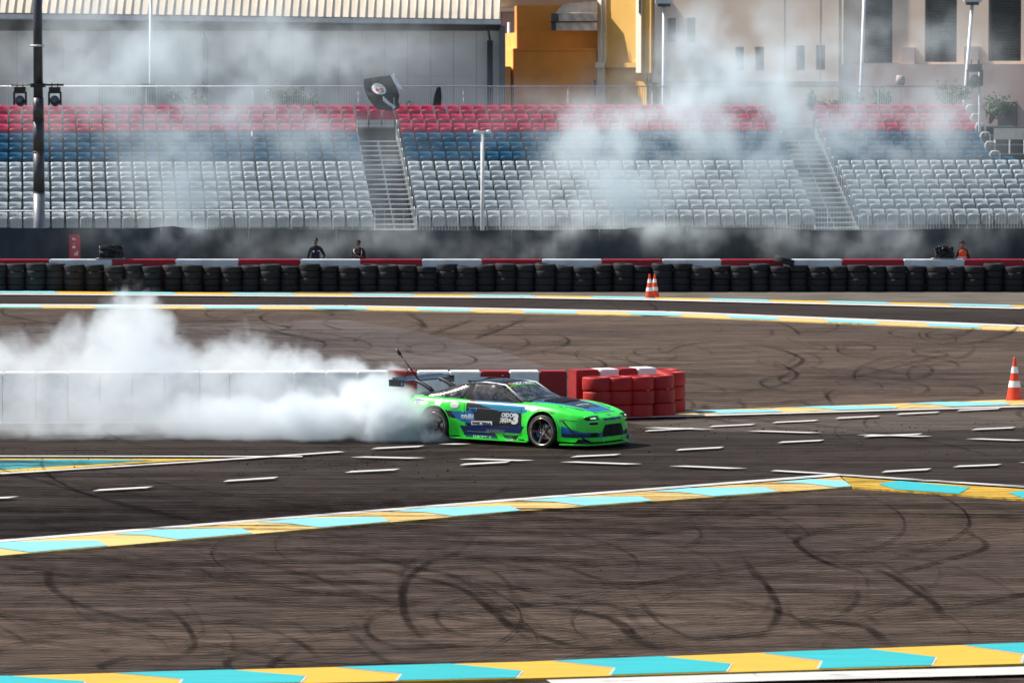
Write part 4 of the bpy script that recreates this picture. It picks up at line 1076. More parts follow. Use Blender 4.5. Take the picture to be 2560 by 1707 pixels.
shrub(727, 250, 1.7, .85, 'green shrub with spreading branches behind the left railing', 1)
shrub(700, 250, 1.2, .7, 'dark low shrub beside the spreading green one', 2)
shrub(765, 255, 1.2, .6, 'smaller shrub right of the spreading green one', 3)
shrub(1008, 262, .9, .25, 'small patch of bright leaves just right of the flag', 4)
shrub(470, 258, 1.6, .8, 'bush with pale flowers hidden in the left smoke', 14, 'leaf2')
for i, (u, v, w_, h_, lb) in enumerate(((2030, 258, .7, .7, 'narrow dark plant above the second stairway'), (2085, 258, 2.0, .45, 'low hedge of pale leaves right of the second stairway'), (2130, 258, .9, .7, 'spiky plant left of the leaning pole'), (2200, 258, .9, .7, 'spiky agave-like plant right of the leaning pole'),
     (2380, 250, 1.6, .95, 'dark bush under the stage light at the right'), (2475, 290, 1.8, 1.1, 'dark bush beyond the end handrails'))):
    shrub(u, v, w_, h_, lb, 30+i, 'leaf', 162, i in (2, 3))
o = MB().lathe([(0, 0), (.16, .02), (.19, .22), (.15, .40), (0, .40)], 16).build('round_bin', M['mauve_wall']); p = W(U4(1440), 214, 163); o.location = (p.x, 163, p.z)
tag(o, 'small round brown lamp or bin behind the railing near the leaning pole', 'bin')
MB().box(-.02, .02, -.02, .02, -p.z, 0).build('stand_leg', M['mauve_wall'], o)
# ------------------------------------------------------------------ the car (x forward, y to its left, z up)
CA = R(-35)
cpt = G(1362, 1119.5)                       # contact of the right front tyre
WB2, HWH = 1.275, .80
def c2w(v): return Vector(car_loc) + Matrix.Rotation(CA, 3, 'Z') @ Vector(v)
off = Matrix.Rotation(CA, 3, 'Z') @ Vector((WB2, -HWH, 0))
car_loc = (cpt.x-off.x, cpt.y-off.y, .034)
car = empty('drift_car', car_loc, CA)
tag(car, 'green, blue and black drift coupe with a large rear wing sliding across the track', 'car')
CM = {}
def carpaint(name, col, metal=0.0, rough=.34, coat=.25):
    m, t, b = new_mat(name)
    tc = t.nodes.new('ShaderNodeTexCoord')
    n = noise(t, tc.outputs['Object'], 2.2, 5, .65); n2 = noise(t, tc.outputs['Object'], 18, 4, .7)
    # rubber dust low on the body
    sx = t.nodes.new('ShaderNodeSeparateXYZ'); t.links.new(tc.outputs['Object'], sx.inputs[0])
    low = X(t, sx.outputs[2]).ss(.1, .5, .35, 0.03)
    d = n.ss(.38, .7)*low + n2.ss(.6, .8)*.04
    out = mixc(t, d, col, (.07, .065, .06))
    t.links.new(out, b.inputs['Base Color'])
    rr = n2*.2 + (rough-.1); t.links.new(rr.s, b.inputs['Roughness'])
    b.inputs['Metallic'].default_value = metal; b.inputs['Coat Weight'].default_value = coat; b.inputs['Coat Roughness'].default_value = .12
    return m
CM['green'] = carpaint('green_wrap', (.035,.82,.05)); CM['black'] = carpaint('black_wrap', (.006,.006,.008), rough=.38, coat=.1)
CM['blue'] = carpaint('blue_wrap', (.003,.14,.38)); CM['navy'] = carpaint('navy_wrap', (.003,.022,.13)); CM['lblue'] = carpaint('light_blue_wrap', (.004,.21,.38))
CM['lgreen'] = carpaint('pale_green_wrap', (.12,.80,.22))
CM['wht'] = carpaint('white_vinyl', (.75,.76,.76), rough=.4, coat=.1); CM['grey'] = carpaint('grey_vinyl', (.22,.27,.28), rough=.4, coat=.1)
CM['carbon'] = mat('carbon_fibre', (.012,.013,.015), .3, scale=20, coat=.3); CM['yellow'] = mat('yellow_vinyl', (.75,.42,.03), .4)
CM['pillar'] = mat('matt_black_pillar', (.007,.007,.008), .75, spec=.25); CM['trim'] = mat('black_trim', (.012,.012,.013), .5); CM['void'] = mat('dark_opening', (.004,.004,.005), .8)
CM['mesh'] = mat('radiator_core', (.03,.03,.032), .5, .5, scale=30)
CM['bronze'] = mat('bronze_rim', (.55,.42,.33), .28, .9, scale=6, coat=.2); CM['spoke'] = mat('dark_spoke', (.17,.14,.13), .28, .85, scale=6)
CM['steel'] = mat('bare_steel', (.5,.5,.5), .35, .9)
lm, lt, lb = new_mat('lamp_led'); lb.inputs['Emission Color'].default_value = (.85, .95, 1, 1); lb.inputs['Emission Strength'].default_value = .5; CM['led'] = lm
MATS = ['green', 'black', 'blue', 'navy', 'lblue', 'lgreen', 'trim']
ML = [CM[k] for k in MATS]
def glass(name, tint, dust_haze, sh):
    m = bpy.data.materials.new(name); m.use_nodes = True; t = m.node_tree; t.nodes.clear()
    o_ = t.nodes.new('ShaderNodeOutputMaterial'); tr = t.nodes.new('ShaderNodeBsdfTransparent'); tr.inputs[0].default_value = (*tint, 1)
    gl = t.nodes.new('ShaderNodeBsdfGlossy'); gl.inputs['Roughness'].default_value = .06
    df = t.nodes.new('ShaderNodeBsdfDiffuse'); df.inputs[0].default_value = (.45, .45, .46, 1)  # grey diffuse coat: dust, with haze painted in to lighten the glass
    fr_ = t.nodes.new('ShaderNodeFresnel'); fr_.inputs[0].default_value = 1.5
    tc = t.nodes.new('ShaderNodeTexCoord'); n = noise(t, tc.outputs['Object'], 5, 6, .7); n2 = noise(t, tc.outputs['Object'], 26, 2, .5)
    m1 = t.nodes.new('ShaderNodeMixShader'); t.links.new((X(t, fr_.outputs[0])*sh + .04).s, m1.inputs[0]); t.links.new(tr.outputs[0], m1.inputs[1]); t.links.new(gl.outputs[0], m1.inputs[2])
    m2 = t.nodes.new('ShaderNodeMixShader'); t.links.new((n.ss(.4, .75)*dust_haze + n2.ss(.66, .74)*dust_haze*1.4).s, m2.inputs[0]); t.links.new(m1.outputs[0], m2.inputs[1]); t.links.new(df.outputs[0], m2.inputs[2])
    t.links.new(m2.outputs[0], o_.inputs[0]); return m
CM['glass'] = glass('windscreen_glass', (.70,.80,.80), .45, .9); CM['sglass'] = glass('side_window_glass', (.36,.40,.41), .20, .9); CM['qglass'] = glass('rear_quarter_glass', (.25,.27,.28), .85, 1.0)

def cub(x, tab):
    """smooth interpolation through a table of (x, value)"""
    xs = [p[0] for p in tab]; ys = [p[1] for p in tab]
    if x <= xs[0]: return ys[0]
    if x >= xs[-1]: return ys[-1]
    i = max(j for j in range(len(xs)-1) if xs[j] <= x)
    h = xs[i+1]-xs[i]; t = (x-xs[i])/h
    sl = [(ys[j+1]-ys[j])/(xs[j+1]-xs[j]) for j in range(len(xs)-1)]
    def m(j):
        if j == 0: return sl[0]
        if j == len(xs)-1: return sl[-1]
        a, b = sl[j-1], sl[j]
        return 0 if a*b <= 0 else 2*a*b/(a+b)
    return (2*t**3-3*t*t+1)*ys[i] + (t**3-2*t*t+t)*h*m(i) + (-2*t**3+3*t*t)*ys[i+1] + (t**3-t*t)*h*m(i+1)
T_hw = [(-2.17,.0),(-2.165,.30),(-2.13,.56),(-2.06,.70),(-1.95,.79),(-1.75,.855),(-1.5,.875),(-.9,.865),(-.5,.85),(.3,.85),(.8,.86),(1.2,.865),(1.6,.862),(1.85,.845),(2.0,.81),(2.12,.745),(2.20,.665),(2.26,.55),(2.30,.40),(2.318,.22),(2.325,.0)]
T_sh = [(-2.17,.75),(-2.1,.79),(-1.9,.825),(-1.5,.83),(-.9,.815),(-.3,.80),(.3,.795),(.75,.79),(1.1,.785),(1.5,.75),(1.8,.69),(2.0,.635),(2.15,.59),(2.25,.555),(2.325,.50)]
T_zc = [(-2.17,.77),(-2.1,.85),(-1.9,.895),(-1.55,.90),(-1.0,.87),(0,.85),(.6,.86),(.8,.85),(1.1,.83),(1.5,.785),(1.8,.735),(2.0,.685),(2.12,.645),(2.22,.60),(2.29,.56),(2.325,.52)]
T_zs = [(-2.17,.26),(-1.9,.22),(-1.6,.20),(-1.0,.085),(.9,.085),(1.1,.12),(1.6,.10),(2.325,.11)]
def section(x):
    hw, zsh, zc, zs = cub(x, T_hw), cub(x, T_sh), cub(x, T_zc), cub(x, T_zs)
    # wide arches
    fl = .055*math.exp(-((x-WB2)/.40)**4) + .06*math.exp(-((x+WB2)/.42)**4)
    fl *= min(1, hw/.7)
    h = zsh-zs
    P = [(hw*.93, zs), (hw*.965+fl*.9, zs+.02), (hw*.985+fl, zs+h*.2), (hw+fl, zs+h*.42), (hw*.995+fl*.9, zs+h*.62), (hw*.985+fl*.55, zsh-.13), (hw*.955+fl*.2, zsh-.045), (hw*.90, zsh), (hw*.80, zsh+(zc-zsh)*.30), (hw*.5, zsh+(zc-zsh)*.78), (hw*.2, zc-.004), (0, zc)]
    return P
NV = 112
def sample(P, n):
    out = []; m = len(P)-1
    # arclength param on the control polygon
    L = [0]
    for a, b in zip(P, P[1:]): L.append(L[-1]+math.hypot(b[0]-a[0], b[1]-a[1])+1e-6)
    for k in range(n+1):
        s = L[-1]*k/n; i = 0
        while i < m-1 and s > L[i+1]: i += 1
        t = (s-L[i])/(L[i+1]-L[i]); p0, p1, p2, p3 = P[max(i-1, 0)], P[i], P[i+1], P[min(i+2, m)]
        q = [.5*((2*p1[c]) + (-p0[c]+p2[c])*t + (2*p0[c]-5*p1[c]+4*p2[c]-p3[c])*t*t + (-p0[c]+3*p1[c]-3*p2[c]+p3[c])*t**3) for c in (0, 1)]
        out.append(q)
    out[-1][0] = 0
    return out
xs_ = list(np.arange(-1.98, 2.20, .009)) + [2.205+.009*k for k in range(9)] + [2.284, 2.291, 2.298, 2.304, 2.309, 2.313, 2.317, 2.320, 2.3225, 2.324, 2.325]
xs_ = [-2.17, -2.1685, -2.166, -2.162, -2.155, -2.145, -2.13, -2.11, -2.09, -2.065, -2.035, -2.005] + xs_
rows = [sample(section(x), NV) for x in xs_]
def fixarch(x, z):
    for wx in (WB2, -WB2):
        d = math.hypot(x-wx, z-.32)
        if abs(d-.352) < .0062 and z > .08:
            return wx + (x-wx)*.352/d, .32 + (z-.32)*.352/d
    return x, z
def in_arch(x, z): return any(math.hypot(x-wx, z-.32) < .3515 for wx in (WB2, -WB2))
def inpoly(x, y, P):
    c = False; j = len(P)-1
    for i in range(len(P)):
        if (P[i][1] > y) != (P[j][1] > y) and x < (P[j][0]-P[i][0])*(y-P[i][1])/(P[j][1]-P[i][1]) + P[i][0]: c = not c
        j = i
    return c
Rinv = Matrix.Rotation(-CA, 3, 'Z')
def c2l(cx_, cy_, yl=-.87):
    """detail-photo point -> (x, z) on the car's right side plane"""
    u, v = ZC(cx_, cy_); d = Rinv @ ray(u, v); o_ = Rinv @ (Vector((0, 0, H)) - Vector(car_loc))
    t = (yl-o_.y)/d.y; return (o_.x + d.x*t, o_.z + d.z*t)
def PC(pts, yl=-.87): return [c2l(a, b, yl) for a, b in pts]
LIV = [('black', PC([(655,440),(1063,490),(1068,700),(655,700)])),
 ('lblue', PC([(700,470),(1090,488),(1110,560),(1072,568),(895,552),(718,492)])),
 ('black', PC([(468,536),(548,546),(600,606),(560,600),(500,566)])),
 ('blue', PC([(548,544),(640,556),(702,540),(720,610),(690,640),(618,626),(590,604)])),
 ('navy', PC([(606,655),(700,655),(1092,664),(1062,730),(640,722)])),
 ('green', PC([(500,568),(560,602),(600,612),(655,645),(662,660),(612,655),(634,712),(680,772),(690,800),(530,800),(540,640),(520,590)])),
 ('navy', PC([(632,716),(870,724),(1055,726),(1020,800),(690,800),(672,770)])),
 ('blue', PC([(672,742),(868,742),(880,760),(684,758)])),
 ('green', PC([(864,710),(915,712),(968,800),(912,800)])),
 ('black', PC([(928,728),(1062,724),(1014,776),(966,778)])),
 ('green', PC([(1010,776),(1092,664),(1130,640),(1130,810),(1000,810)])),
 ('green', PC([(905,712),(1060,716),(1052,732),(940,728)])),
 ('blue', PC([(1392,628),(1480,632),(1532,678),(1720,690),(1720,742),(1390,730)], -.8))]
def colour(x, y, z, nz):
    ay = abs(y)
    # hood & top surfaces
    if x > .55 and nz > .72 and z > .5:
        t = (2.12-x)/1.35
        wb = .30 + .33*max(0, min(1, t))
        if ay < wb and x < 2.08:
            if x > 1.86: return 'blue' if ay < .30+.05 else 'green'
            return 'black' if ay < wb-.11 else 'blue'
        return 'green'
    if x > 2.08 and z > .50:
        return 'navy' if ay < .30 else 'green'
    if x > 1.70:     # bumper
        zt = .405 - .10*max(0, min(1, (x-1.75)/.35)) if x < 2.12 else .30
        if ay < .62: zt = .275
        if .195 < z < zt: return 'blue' if z > .27 else 'navy'
        return 'green'
    if x < -1.62 and nz < .7 and z < .8:
        if inpoly(x, z, RB): return 'navy'
        return 'green'
    if x < -.5 and nz > .75: return 'green' if ay > .66 else 'black'
    r = 'green'
    for c_, P in LIV:
        if inpoly(x, z, P): r = c_
    return r
RB = PC([(258,470),(300,455),(392,480),(400,500),(385,545),(330,520),(262,490)])
verts = {}; PARTS = {}
def gp(i, j, sgn):
    y, z = rows[i][j]; x = xs_[i]
    if abs(y) > .55: x, z = fixarch(x, z)
    return (x, sgn*y, z)
allv = []; idx = {}
def vid(i, j, sgn):
    if j == NV: sgn = -1
    k = (i, j, sgn)
    if k not in idx: idx[k] = len(allv); allv.append(gp(i, j, sgn))
    return idx[k]
bodyfaces = []
for i in range(len(xs_)-1):
    for j in range(NV):
        for sgn in (-1, 1):
            f = [vid(i, j, sgn), vid(i+1, j, sgn), vid(i+1, j+1, sgn), vid(i, j+1, sgn)]
            if sgn == 1: f.reverse()
            p = [Vector(allv[q]) for q in f]; c_ = (p[0]+p[1]+p[2]+p[3])/4
            if abs(c_.y) > .5 and in_arch(c_.x, c_.z): continue
            if abs(c_.y) > .4 and abs(abs(c_.x)-WB2) < .34 and c_.z < .32: continue
            n_ = (p[2]-p[0]).cross(p[3]-p[1])
            nz = abs(n_.z)/max(1e-9, n_.length)
            col = colour(c_.x, c_.y, c_.z, nz)
            ay, x, z = abs(c_.y), c_.x, c_.z
            zc = cub(x, T_sh)
            if -.60 < x < .76 and ay > .60 and z < zc+.02 and z > .20: part = 'door_near' if sgn == -1 else 'door_far'
            elif x > .70 and nz > .6 and ay < .30+.36*max(0, min(1, (2.15-x)/1.35)) and z > .5 and x < 2.10: part = 'bonnet'
            elif x > 1.66 and z < .52 + .06*max(0, (2.0-x)) : part = 'front_bumper'
            elif x < -1.72 and z < .62: part = 'rear_bumper'
            else: part = 'body'
            PARTS.setdefault(part, []).append((f, MATS.index(col)))
            bodyfaces.append(f)
def emit(name, faces, parent, mats=ML):
    used = sorted({q for f, _ in faces for q in f}); mp = {q: k for k, q in enumerate(used)}
    mb = MB(); mb.v = [allv[q] for q in used]; mb.f = [tuple(mp[q] for q in f) for f, _ in faces]; mb.m = [m for _, m in faces]; mb.sm = [True]*len(faces)
    return mb.build(name, mats, parent)
OBJ = {}
for part, fs in PARTS.items():
    nm_ = 'door' if part.startswith('door') else part
    OBJ[part] = emit(nm_, fs, car)
BV = BVHTree.FromPolygons([Vector(v) for v in allv], bodyfaces)
def on_side(x, z, off=.004, s=-1):
    h_ = BV.ray_cast(Vector((x, s*2, z)), Vector((0, -s, 0)))
    return (h_[0] + Vector((0, s*off, 0))) if h_[0] else Vector((x, s*.87, z))
def on_front(y, z, off=.004):
    h_ = BV.ray_cast(Vector((4, y, z)), Vector((-1, 0, 0)))
    return (h_[0] + Vector((off, 0, 0))) if h_[0] else Vector((2.1, y, z))
def on_top(x, y, off=.004):
    h_ = BV.ray_cast(Vector((x, y, 3)), Vector((0, 0, -1)))
    return (h_[0] + Vector((0, 0, off))) if h_[0] else Vector((x, y, .8))
def decal(name, polys, m, parent, mapf, sub=.035):
    """flat figures wrapped onto the body"""
    b = bmesh.new()
    for P in polys:
        vs = [b.verts.new((p[0], p[1], 0)) for p in P]
        try: b.faces.new(vs)
        except ValueError: pass
    bmesh.ops.triangulate(b, faces=b.faces[:])
    for _ in range(4):
        es = [e for e in b.edges if e.calc_length() > sub]
        if not es: break
        bmesh.ops.subdivide_edges(b, edges=es, cuts=1); bmesh.ops.triangulate(b, faces=b.faces[:])
    for v in b.verts: v.co = mapf(v.co.x, v.co.y)
    me = bpy.data.meshes.new(name); b.to_mesh(me); b.free(); me.materials.append(m)
    return link(name, me, parent)
def text(name, s, p0, w_, h_, m, parent, mapf, shear=0.0, bold=.0, slope=0.0):
    """lettering: lower left corner p0 in surface coordinates, width and height"""
    cu = bpy.data.curves.new('t', 'FONT'); cu.body = s; cu.size = 1; cu.offset = bold; cu.resolution_u = 3
    ob_ = bpy.data.objects.new('t', cu); C.collection.objects.link(ob_)
    dg = bpy.context.evaluated_depsgraph_get(); me = bpy.data.meshes.new_from_object(ob_.evaluated_get(dg)); bpy.data.objects.remove(ob_)
    if not me.vertices: return
    xs2 = [v.co.x for v in me.vertices]; ys2 = [v.co.y for v in me.vertices]
    x0, x1, y0, y1 = min(xs2), max(xs2), min(ys2), max(ys2)
    for v in me.vertices:
        a = (v.co.x-x0)/(x1-x0); c_ = (v.co.y-y0)/(y1-y0)
        v.co = mapf(p0[0] + a*w_ + shear*c_*h_, p0[1] + c_*h_ + slope*a*w_)
    me.name = name; me.materials.clear(); me.materials.append(m); return link(name, me, parent)
def tside(name, s, cx0, cy0, cx1, cy1, m, parent, shear=0, bold=.02, off=.006, slope=0.0):
    """lettering placed by its box in the detail photo (x0,y0 lower left; x1,y1 upper right)"""
    a = c2l(cx0, cy0); b = c2l(cx1, cy0); c_ = c2l(cx0, cy1)
    return text(name, s, a, b[0]-a[0], c_[1]-a[1], m, parent, lambda x, z: on_side(x, z, off), shear, bold, slope)
dn = OBJ['door_near']; bd = OBJ['body']; fb = OBJ['front_bumper']; bn_ = OBJ['bonnet']
tside('lettering', 'OIDC', 916, 594, 998, 562, CM['wht'], dn, .15, .05)
tside('lettering', '2026', 908, 628, 990, 598, CM['wht'], dn, .15, .05)
tside('race_number', '3', 990, 648, 1040, 566, CM['wht'], dn, .12, .07)
for q, mm in ((905, 'yellow'), (923, 'wht'), (943, 'wht'), (960, 'yellow')): decal('small_sticker', [PC([(q, 628), (q+9, 628), (q+9, 639), (q, 639)])], CM[mm], dn, lambda x, z: on_side(x, z, .006))
decal('sticker', [PC([(695,622),(850,626),(850,655),(697,652)])], CM['wht'], dn, lambda x, z: on_side(x, z, .005))
tside('lettering', 'WISTERIA', 699, 648, 846, 627, CM['black'], dn, 0, .05, .008)
tside('lettering', 'mic.EU', 624, 594, 712, 570, CM['wht'], dn, 0, .04)
tside('lettering', 'PERFORMANCE', 624, 606, 714, 598, CM['wht'], dn, 0, .01)
tside('lettering', 'DEANEMSPORT', 805, 704, 942, 684, CM['grey'], bd, 0, .02)
tside('lettering', 'DRIFT 2', 700, 745, 838, 727, CM['wht'], bd, .3, .05)
tside('lettering', 'TURBO', 944, 748, 998, 733, CM['grey'], bd, 0, .0)
tside('lettering', 'SYSTEMS', 944, 765, 1012, 750, CM['wht'], bd, 0, .03)
tside('lettering', 'PME', 1036, 777, 1084, 757, CM['black'], bd, 0, .06)
tside('lettering', '128', 268, 498, 384, 472, CM['wht'], bd, .35, .06)
tside('lettering', 'RACING', 256, 512, 376, 500, CM['wht'], bd, .3, .03)
tside('lettering', 'VALINO', 1206, 560, 1306, 545, CM['black'], bd, .3, .02, slope=-.06)
decal('sticker', [PC([(440,468),(478,460),(488,480),(478,515),(448,520),(436,495)])], CM['wht'], bd, lambda x, z: on_side(x, z, .006))
decal('sticker', [PC([(548,492),(560,484),(590,486),(606,500),(596,526),(574,530),(556,526),(545,510)])], CM['wht'], bd, lambda x, z: on_side(x, z, .006))
decal('sticker', [PC([(1088,524),(1140,516),(1188,522),(1182,546),(1150,558),(1130,544),(1092,540)])], CM['wht'], bd, lambda x, z: on_side(x, z, .006))
decal('sticker', [PC([(560,728),(600,728),(612,742),(596,756),(566,754)])], CM['trim'], bd, lambda x, z: on_side(x, z, .006))
# door handle, shut lines
decal('handle_recess', [PC([(676,524),(736,530),(740,550),(730,556),(684,552)])], CM['blue'], dn, lambda x, z: on_side(x, z, .006))
P = PC([(690,534),(728,538),(728,548),(692,546)]); decal('door_handle', [P], CM['trim'], dn, lambda x, z: on_side(x, z, .012))
def seam(pts, mapf, name='shut_line', r=.0045, m='trim', par=None):
    Q = []
    for a, b in zip(pts, pts[1:]):
        n = max(2, int(math.hypot(b[0]-a[0], b[1]-a[1])/.04))
        for k in range(n): Q.append(mapf(a[0]+(b[0]-a[0])*k/n, a[1]+(b[1]-a[1])*k/n))
    Q.append(mapf(*pts[-1])); return MB().tube(Q, r, 5).build(name, CM[m], par or bd)
sd_ = lambda x, z: on_side(x, z, .0)
for s in (-1, 1):
    f = lambda x, z, s=s: on_side(x, z, 0, s)
    seam([(.76, .79), (.765, .3), (.74, .2)], f); seam([(-.60, .82), (-.60, .5), (-.55, .22)], f); seam([(-.55, .205), (.74, .2)], f)
    seam([(1.66, .50), (1.70, .54), (2.02, .515)], f)
    seam([(.72, s*.655), (1.2, s*.60), (1.7, s*.50), (2.0, s*.36)], lambda x, y: on_top(x, y, 0)) 
    seam([(1.62, s*.54), (1.66, s*.76)], lambda x, y: on_top(x, y, 0)); seam([(1.62, s*.54), (1.93, s*.50)], lambda x, y: on_top(x, y, 0))
    seam([(-1.72, .3), (-1.74, .62), (-2.05, .66)], f)
    seam([(-.55, .665), (.76, .655)], f, 'body_crease', .004, 'black')
seam([(2.11, -.36), (2.12, 0), (2.11, .36)], lambda x, y: on_top(x, y, 0), r=.007)
# bonnet: vents (louvres), lettering and badge
for k in range(4):
    x = 1.30 - .085*k
    MB().add([(x, -.40, on_top(x, .40).z+.0), (x, .40, on_top(x, .40).z+.0), (x-.055, .40, on_top(x-.055, .40).z+.02), (x-.055, -.40, on_top(x-.055, .40).z+.02), (x, 0, on_top(x, 0).z+.01), (x-.055, 0, on_top(x-.055, 0).z+.03), (x-.056, .40, on_top(x-.056, .4).z-.01), (x-.056, -.4, on_top(x-.056, .4).z-.01), (x-.056, 0, on_top(x-.056, 0).z)],
             [(0, 4, 5, 3), (4, 1, 2, 5), (3, 5, 8, 7), (5, 2, 6, 8)]).build('bonnet_louvre', CM['trim'], bn_)
def ttop(s, x, y0, wd_, h_, m, bold=.02):   # reads from the front
    return text('lettering', s, (0, 0), 1, 1, m, bn_, lambda a, b: on_top(x - h_*b, y0 + a*wd_, .006), 0, bold)
for (x, w_, h_) in ((1.64, .44, .045), (1.74, .40, .03), (1.86, .20, .03)):
    n = int(w_/.035)
    decal('sticker', [[(x, -w_/2+k*.035*w_/(n*.035)), (x-h_, -w_/2+k*w_/n), (x-h_, -w_/2+k*w_/n+.022), (x, -w_/2+k*w_/n+.024)] for k in range(n)], CM['grey' if h_ < .04 else 'wht'], bn_, lambda a, b: on_top(a, b, .006))
decal('sticker', [[(1.0, -.42), (.9, -.42), (.9, .1), (1.0, .1)]], CM['blue'], bn_, lambda a, b: on_top(a, b, .006))
decal('badge', [[(2.19, -.07), (2.19, .07), (2.235, .05), (2.235, -.05)]], CM['grey'], bd, lambda a, b: on_top(a, b, .006))
MB().box(.98, 1.02, -.70, -.66, .80, .81).build('bonnet_pin', CM['steel'], bn_)
for s in (-1, 1): decal('duct_slot', [[(1.58, s*.625), (1.50, s*.635), (1.46, s*.655), (1.50, s*.665), (1.58, s*.655)]], CM['void'], bd, lambda a, b: on_top(a, b, .005))
# front face: mouth, slots, indicators, lamps
fr2 = lambda y, z: on_front(y, z, .005)
def rr(y0, y1, z0, z1, c=.03): return [(y0+c, z0), (y1-c, z0), (y1, z0+c), (y1, z1-c), (y1-c, z1), (y0+c, z1), (y0, z1-c), (y0, z0+c)]
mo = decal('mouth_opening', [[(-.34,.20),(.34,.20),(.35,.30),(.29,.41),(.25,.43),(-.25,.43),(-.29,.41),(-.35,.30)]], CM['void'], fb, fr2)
for z in np.arange(.225, .42, .022):
    pts = [fr2(y, z)+Vector((.004, 0, 0)) for y in np.linspace(-.26, .26, 9)]; MB().tube(pts, .003, 4).build('radiator_fin', CM['mesh'], mo)
for y in (-.12, .12): MB().tube([fr2(y, z)+Vector((.006, 0, 0)) for z in (.21, .3, .415)], .005, 4).build('radiator_bar', CM['mesh'], mo)
for s in (-1, 1):
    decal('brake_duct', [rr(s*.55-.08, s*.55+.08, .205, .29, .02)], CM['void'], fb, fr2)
    for z in (.235, .257, .28): MB().tube([fr2(s*.55+d, z)+Vector((.004, 0, 0)) for d in (-.08, 0, .08)], .0035, 4).build('duct_blade', CM['mesh'], fb)
    decal('bumper_slot', [rr(s*.56-.09, s*.56+.09, .44, .485, .015)], CM['void'], fb, fr2)
    # lamp: dark slit under the closed lid with a thin lit bar
    fs_ = lambda y, z: on_front(y, z, .006)
    hl_ = decal('headlight', [[(s*.40, .545), (s*.68, .525), (s*.72, .55), (s*.68, .585), (s*.42, .592)]], CM['void'], bd, fs_)
    y0_, y1_ = (.50, .62)
    decal('light_bar', [[(s*y0_, .556), (s*y1_, .551), (s*y1_, .570), (s*y0_, .576)]], CM['led'], hl_, lambda y, z: on_front(y, z, .012))
    # raised lid edge above the slit
    MB().tube([on_front(s*y, z, .012) for y, z in ((.36, .598), (.45, .604), (.60, .600), (.72, .575))], [.008, .014, .014, .006], 8).build('lid_edge', CM['green'], bd)
    MB().tube([on_top(x, s*y, .004) for x, y in ((1.66, .52), (1.8, .49), (1.95, .44))], .005, 5).build('lid_seam', CM['trim'], bd)
# black diagonal strip on the bumper corner
seam([c2l(1368, 618, -.85), c2l(1440, 700, -.83), c2l(1500, 742, -.78), c2l(1540, 768, -.72)], sd_, 'bumper_strip', .016, 'trim', fb)
decal('blue_flash', [[(-.44, .215), (-.36, .205), (-.38, .31)]], CM['lblue'], fb, lambda y, z: on_front(y, z, .008))
# splitter with upturned ends
sp_ = MB(); pl = [(x, cub(x, T_hw)+.055) for x in (1.66, 1.8, 1.95, 2.05, 2.14, 2.2, 2.25)] + [(2.32, .45), (2.36, .26), (2.375, .0)]
pts = [(x+.03, -y) for x, y in pl] + [(x+.03, y) for x, y in reversed(pl[:-1])]
sp_.prism(pts, .055, .075); sp_.build('splitter', CM['green'], car)
MB().prism([(x-.012, y*.985) for x, y in pts], .035, .0545).build('splitter_underside', CM['trim'], car)
for s in (-1, 1):
    MB().add([(2.29, s*.62, .078), (2.20, s*.78, .078), (2.0, s*.88, .078), (2.10, s*.87, .18), (2.24, s*.77, .17), (2.27, s*.66, .10)], [(0, 1, 3, 4), (1, 2, 3), (0, 4, 5)]).build('dive_plane', CM['carbon'], car)
    MB().tube([(2.33, s*.33, .075), (2.31, s*.36, .17)], .008, 6).build('splitter_stay', CM['steel'], car)
# side skirts with kicked ends
for s in (-1, 1):
    MB().box(-.90, .92, min(s*.80, s*.905), max(s*.80, s*.905), .062, .082).build('skirt_blade', CM['green'], car)
    MB().box(-.92, .92, min(s*.70, s*.80), max(s*.70, s*.80), .083, .2).build('sill', CM['trim'], car)
# wheel wells, arch lips, underside
for wx in (WB2, -WB2):
    for s in (-1, 1):
        n = 26; vs = []
        for k in range(n+1):
            a = math.pi*(-.12 + 1.24*k/n); vs += [(wx+.356*math.cos(a), s*.88, .32+.356*math.sin(a)), (wx+.356*math.cos(a), s*.50, .32+.356*math.sin(a))]
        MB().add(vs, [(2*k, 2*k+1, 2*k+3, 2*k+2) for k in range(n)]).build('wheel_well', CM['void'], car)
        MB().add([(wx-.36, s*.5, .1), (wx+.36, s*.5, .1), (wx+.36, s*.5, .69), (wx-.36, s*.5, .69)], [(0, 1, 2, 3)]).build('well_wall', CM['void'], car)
        L = []
        for k in range(n+1):
            a = math.pi*(-.10 + 1.20*k/n); x, z = wx+.356*math.cos(a), .32+.356*math.sin(a)
            if z > .10: L.append(on_side(x+.008*math.cos(a), z+.008*math.sin(a), -.002, s))
        MB().tube(L, .011, 6).build('arch_lip', CM['green'], car)
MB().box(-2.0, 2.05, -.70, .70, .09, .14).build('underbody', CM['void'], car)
MB().box(-2.0, 2.0, -.49, .49, .14, .6).build('inner_tub', CM['void'], car)

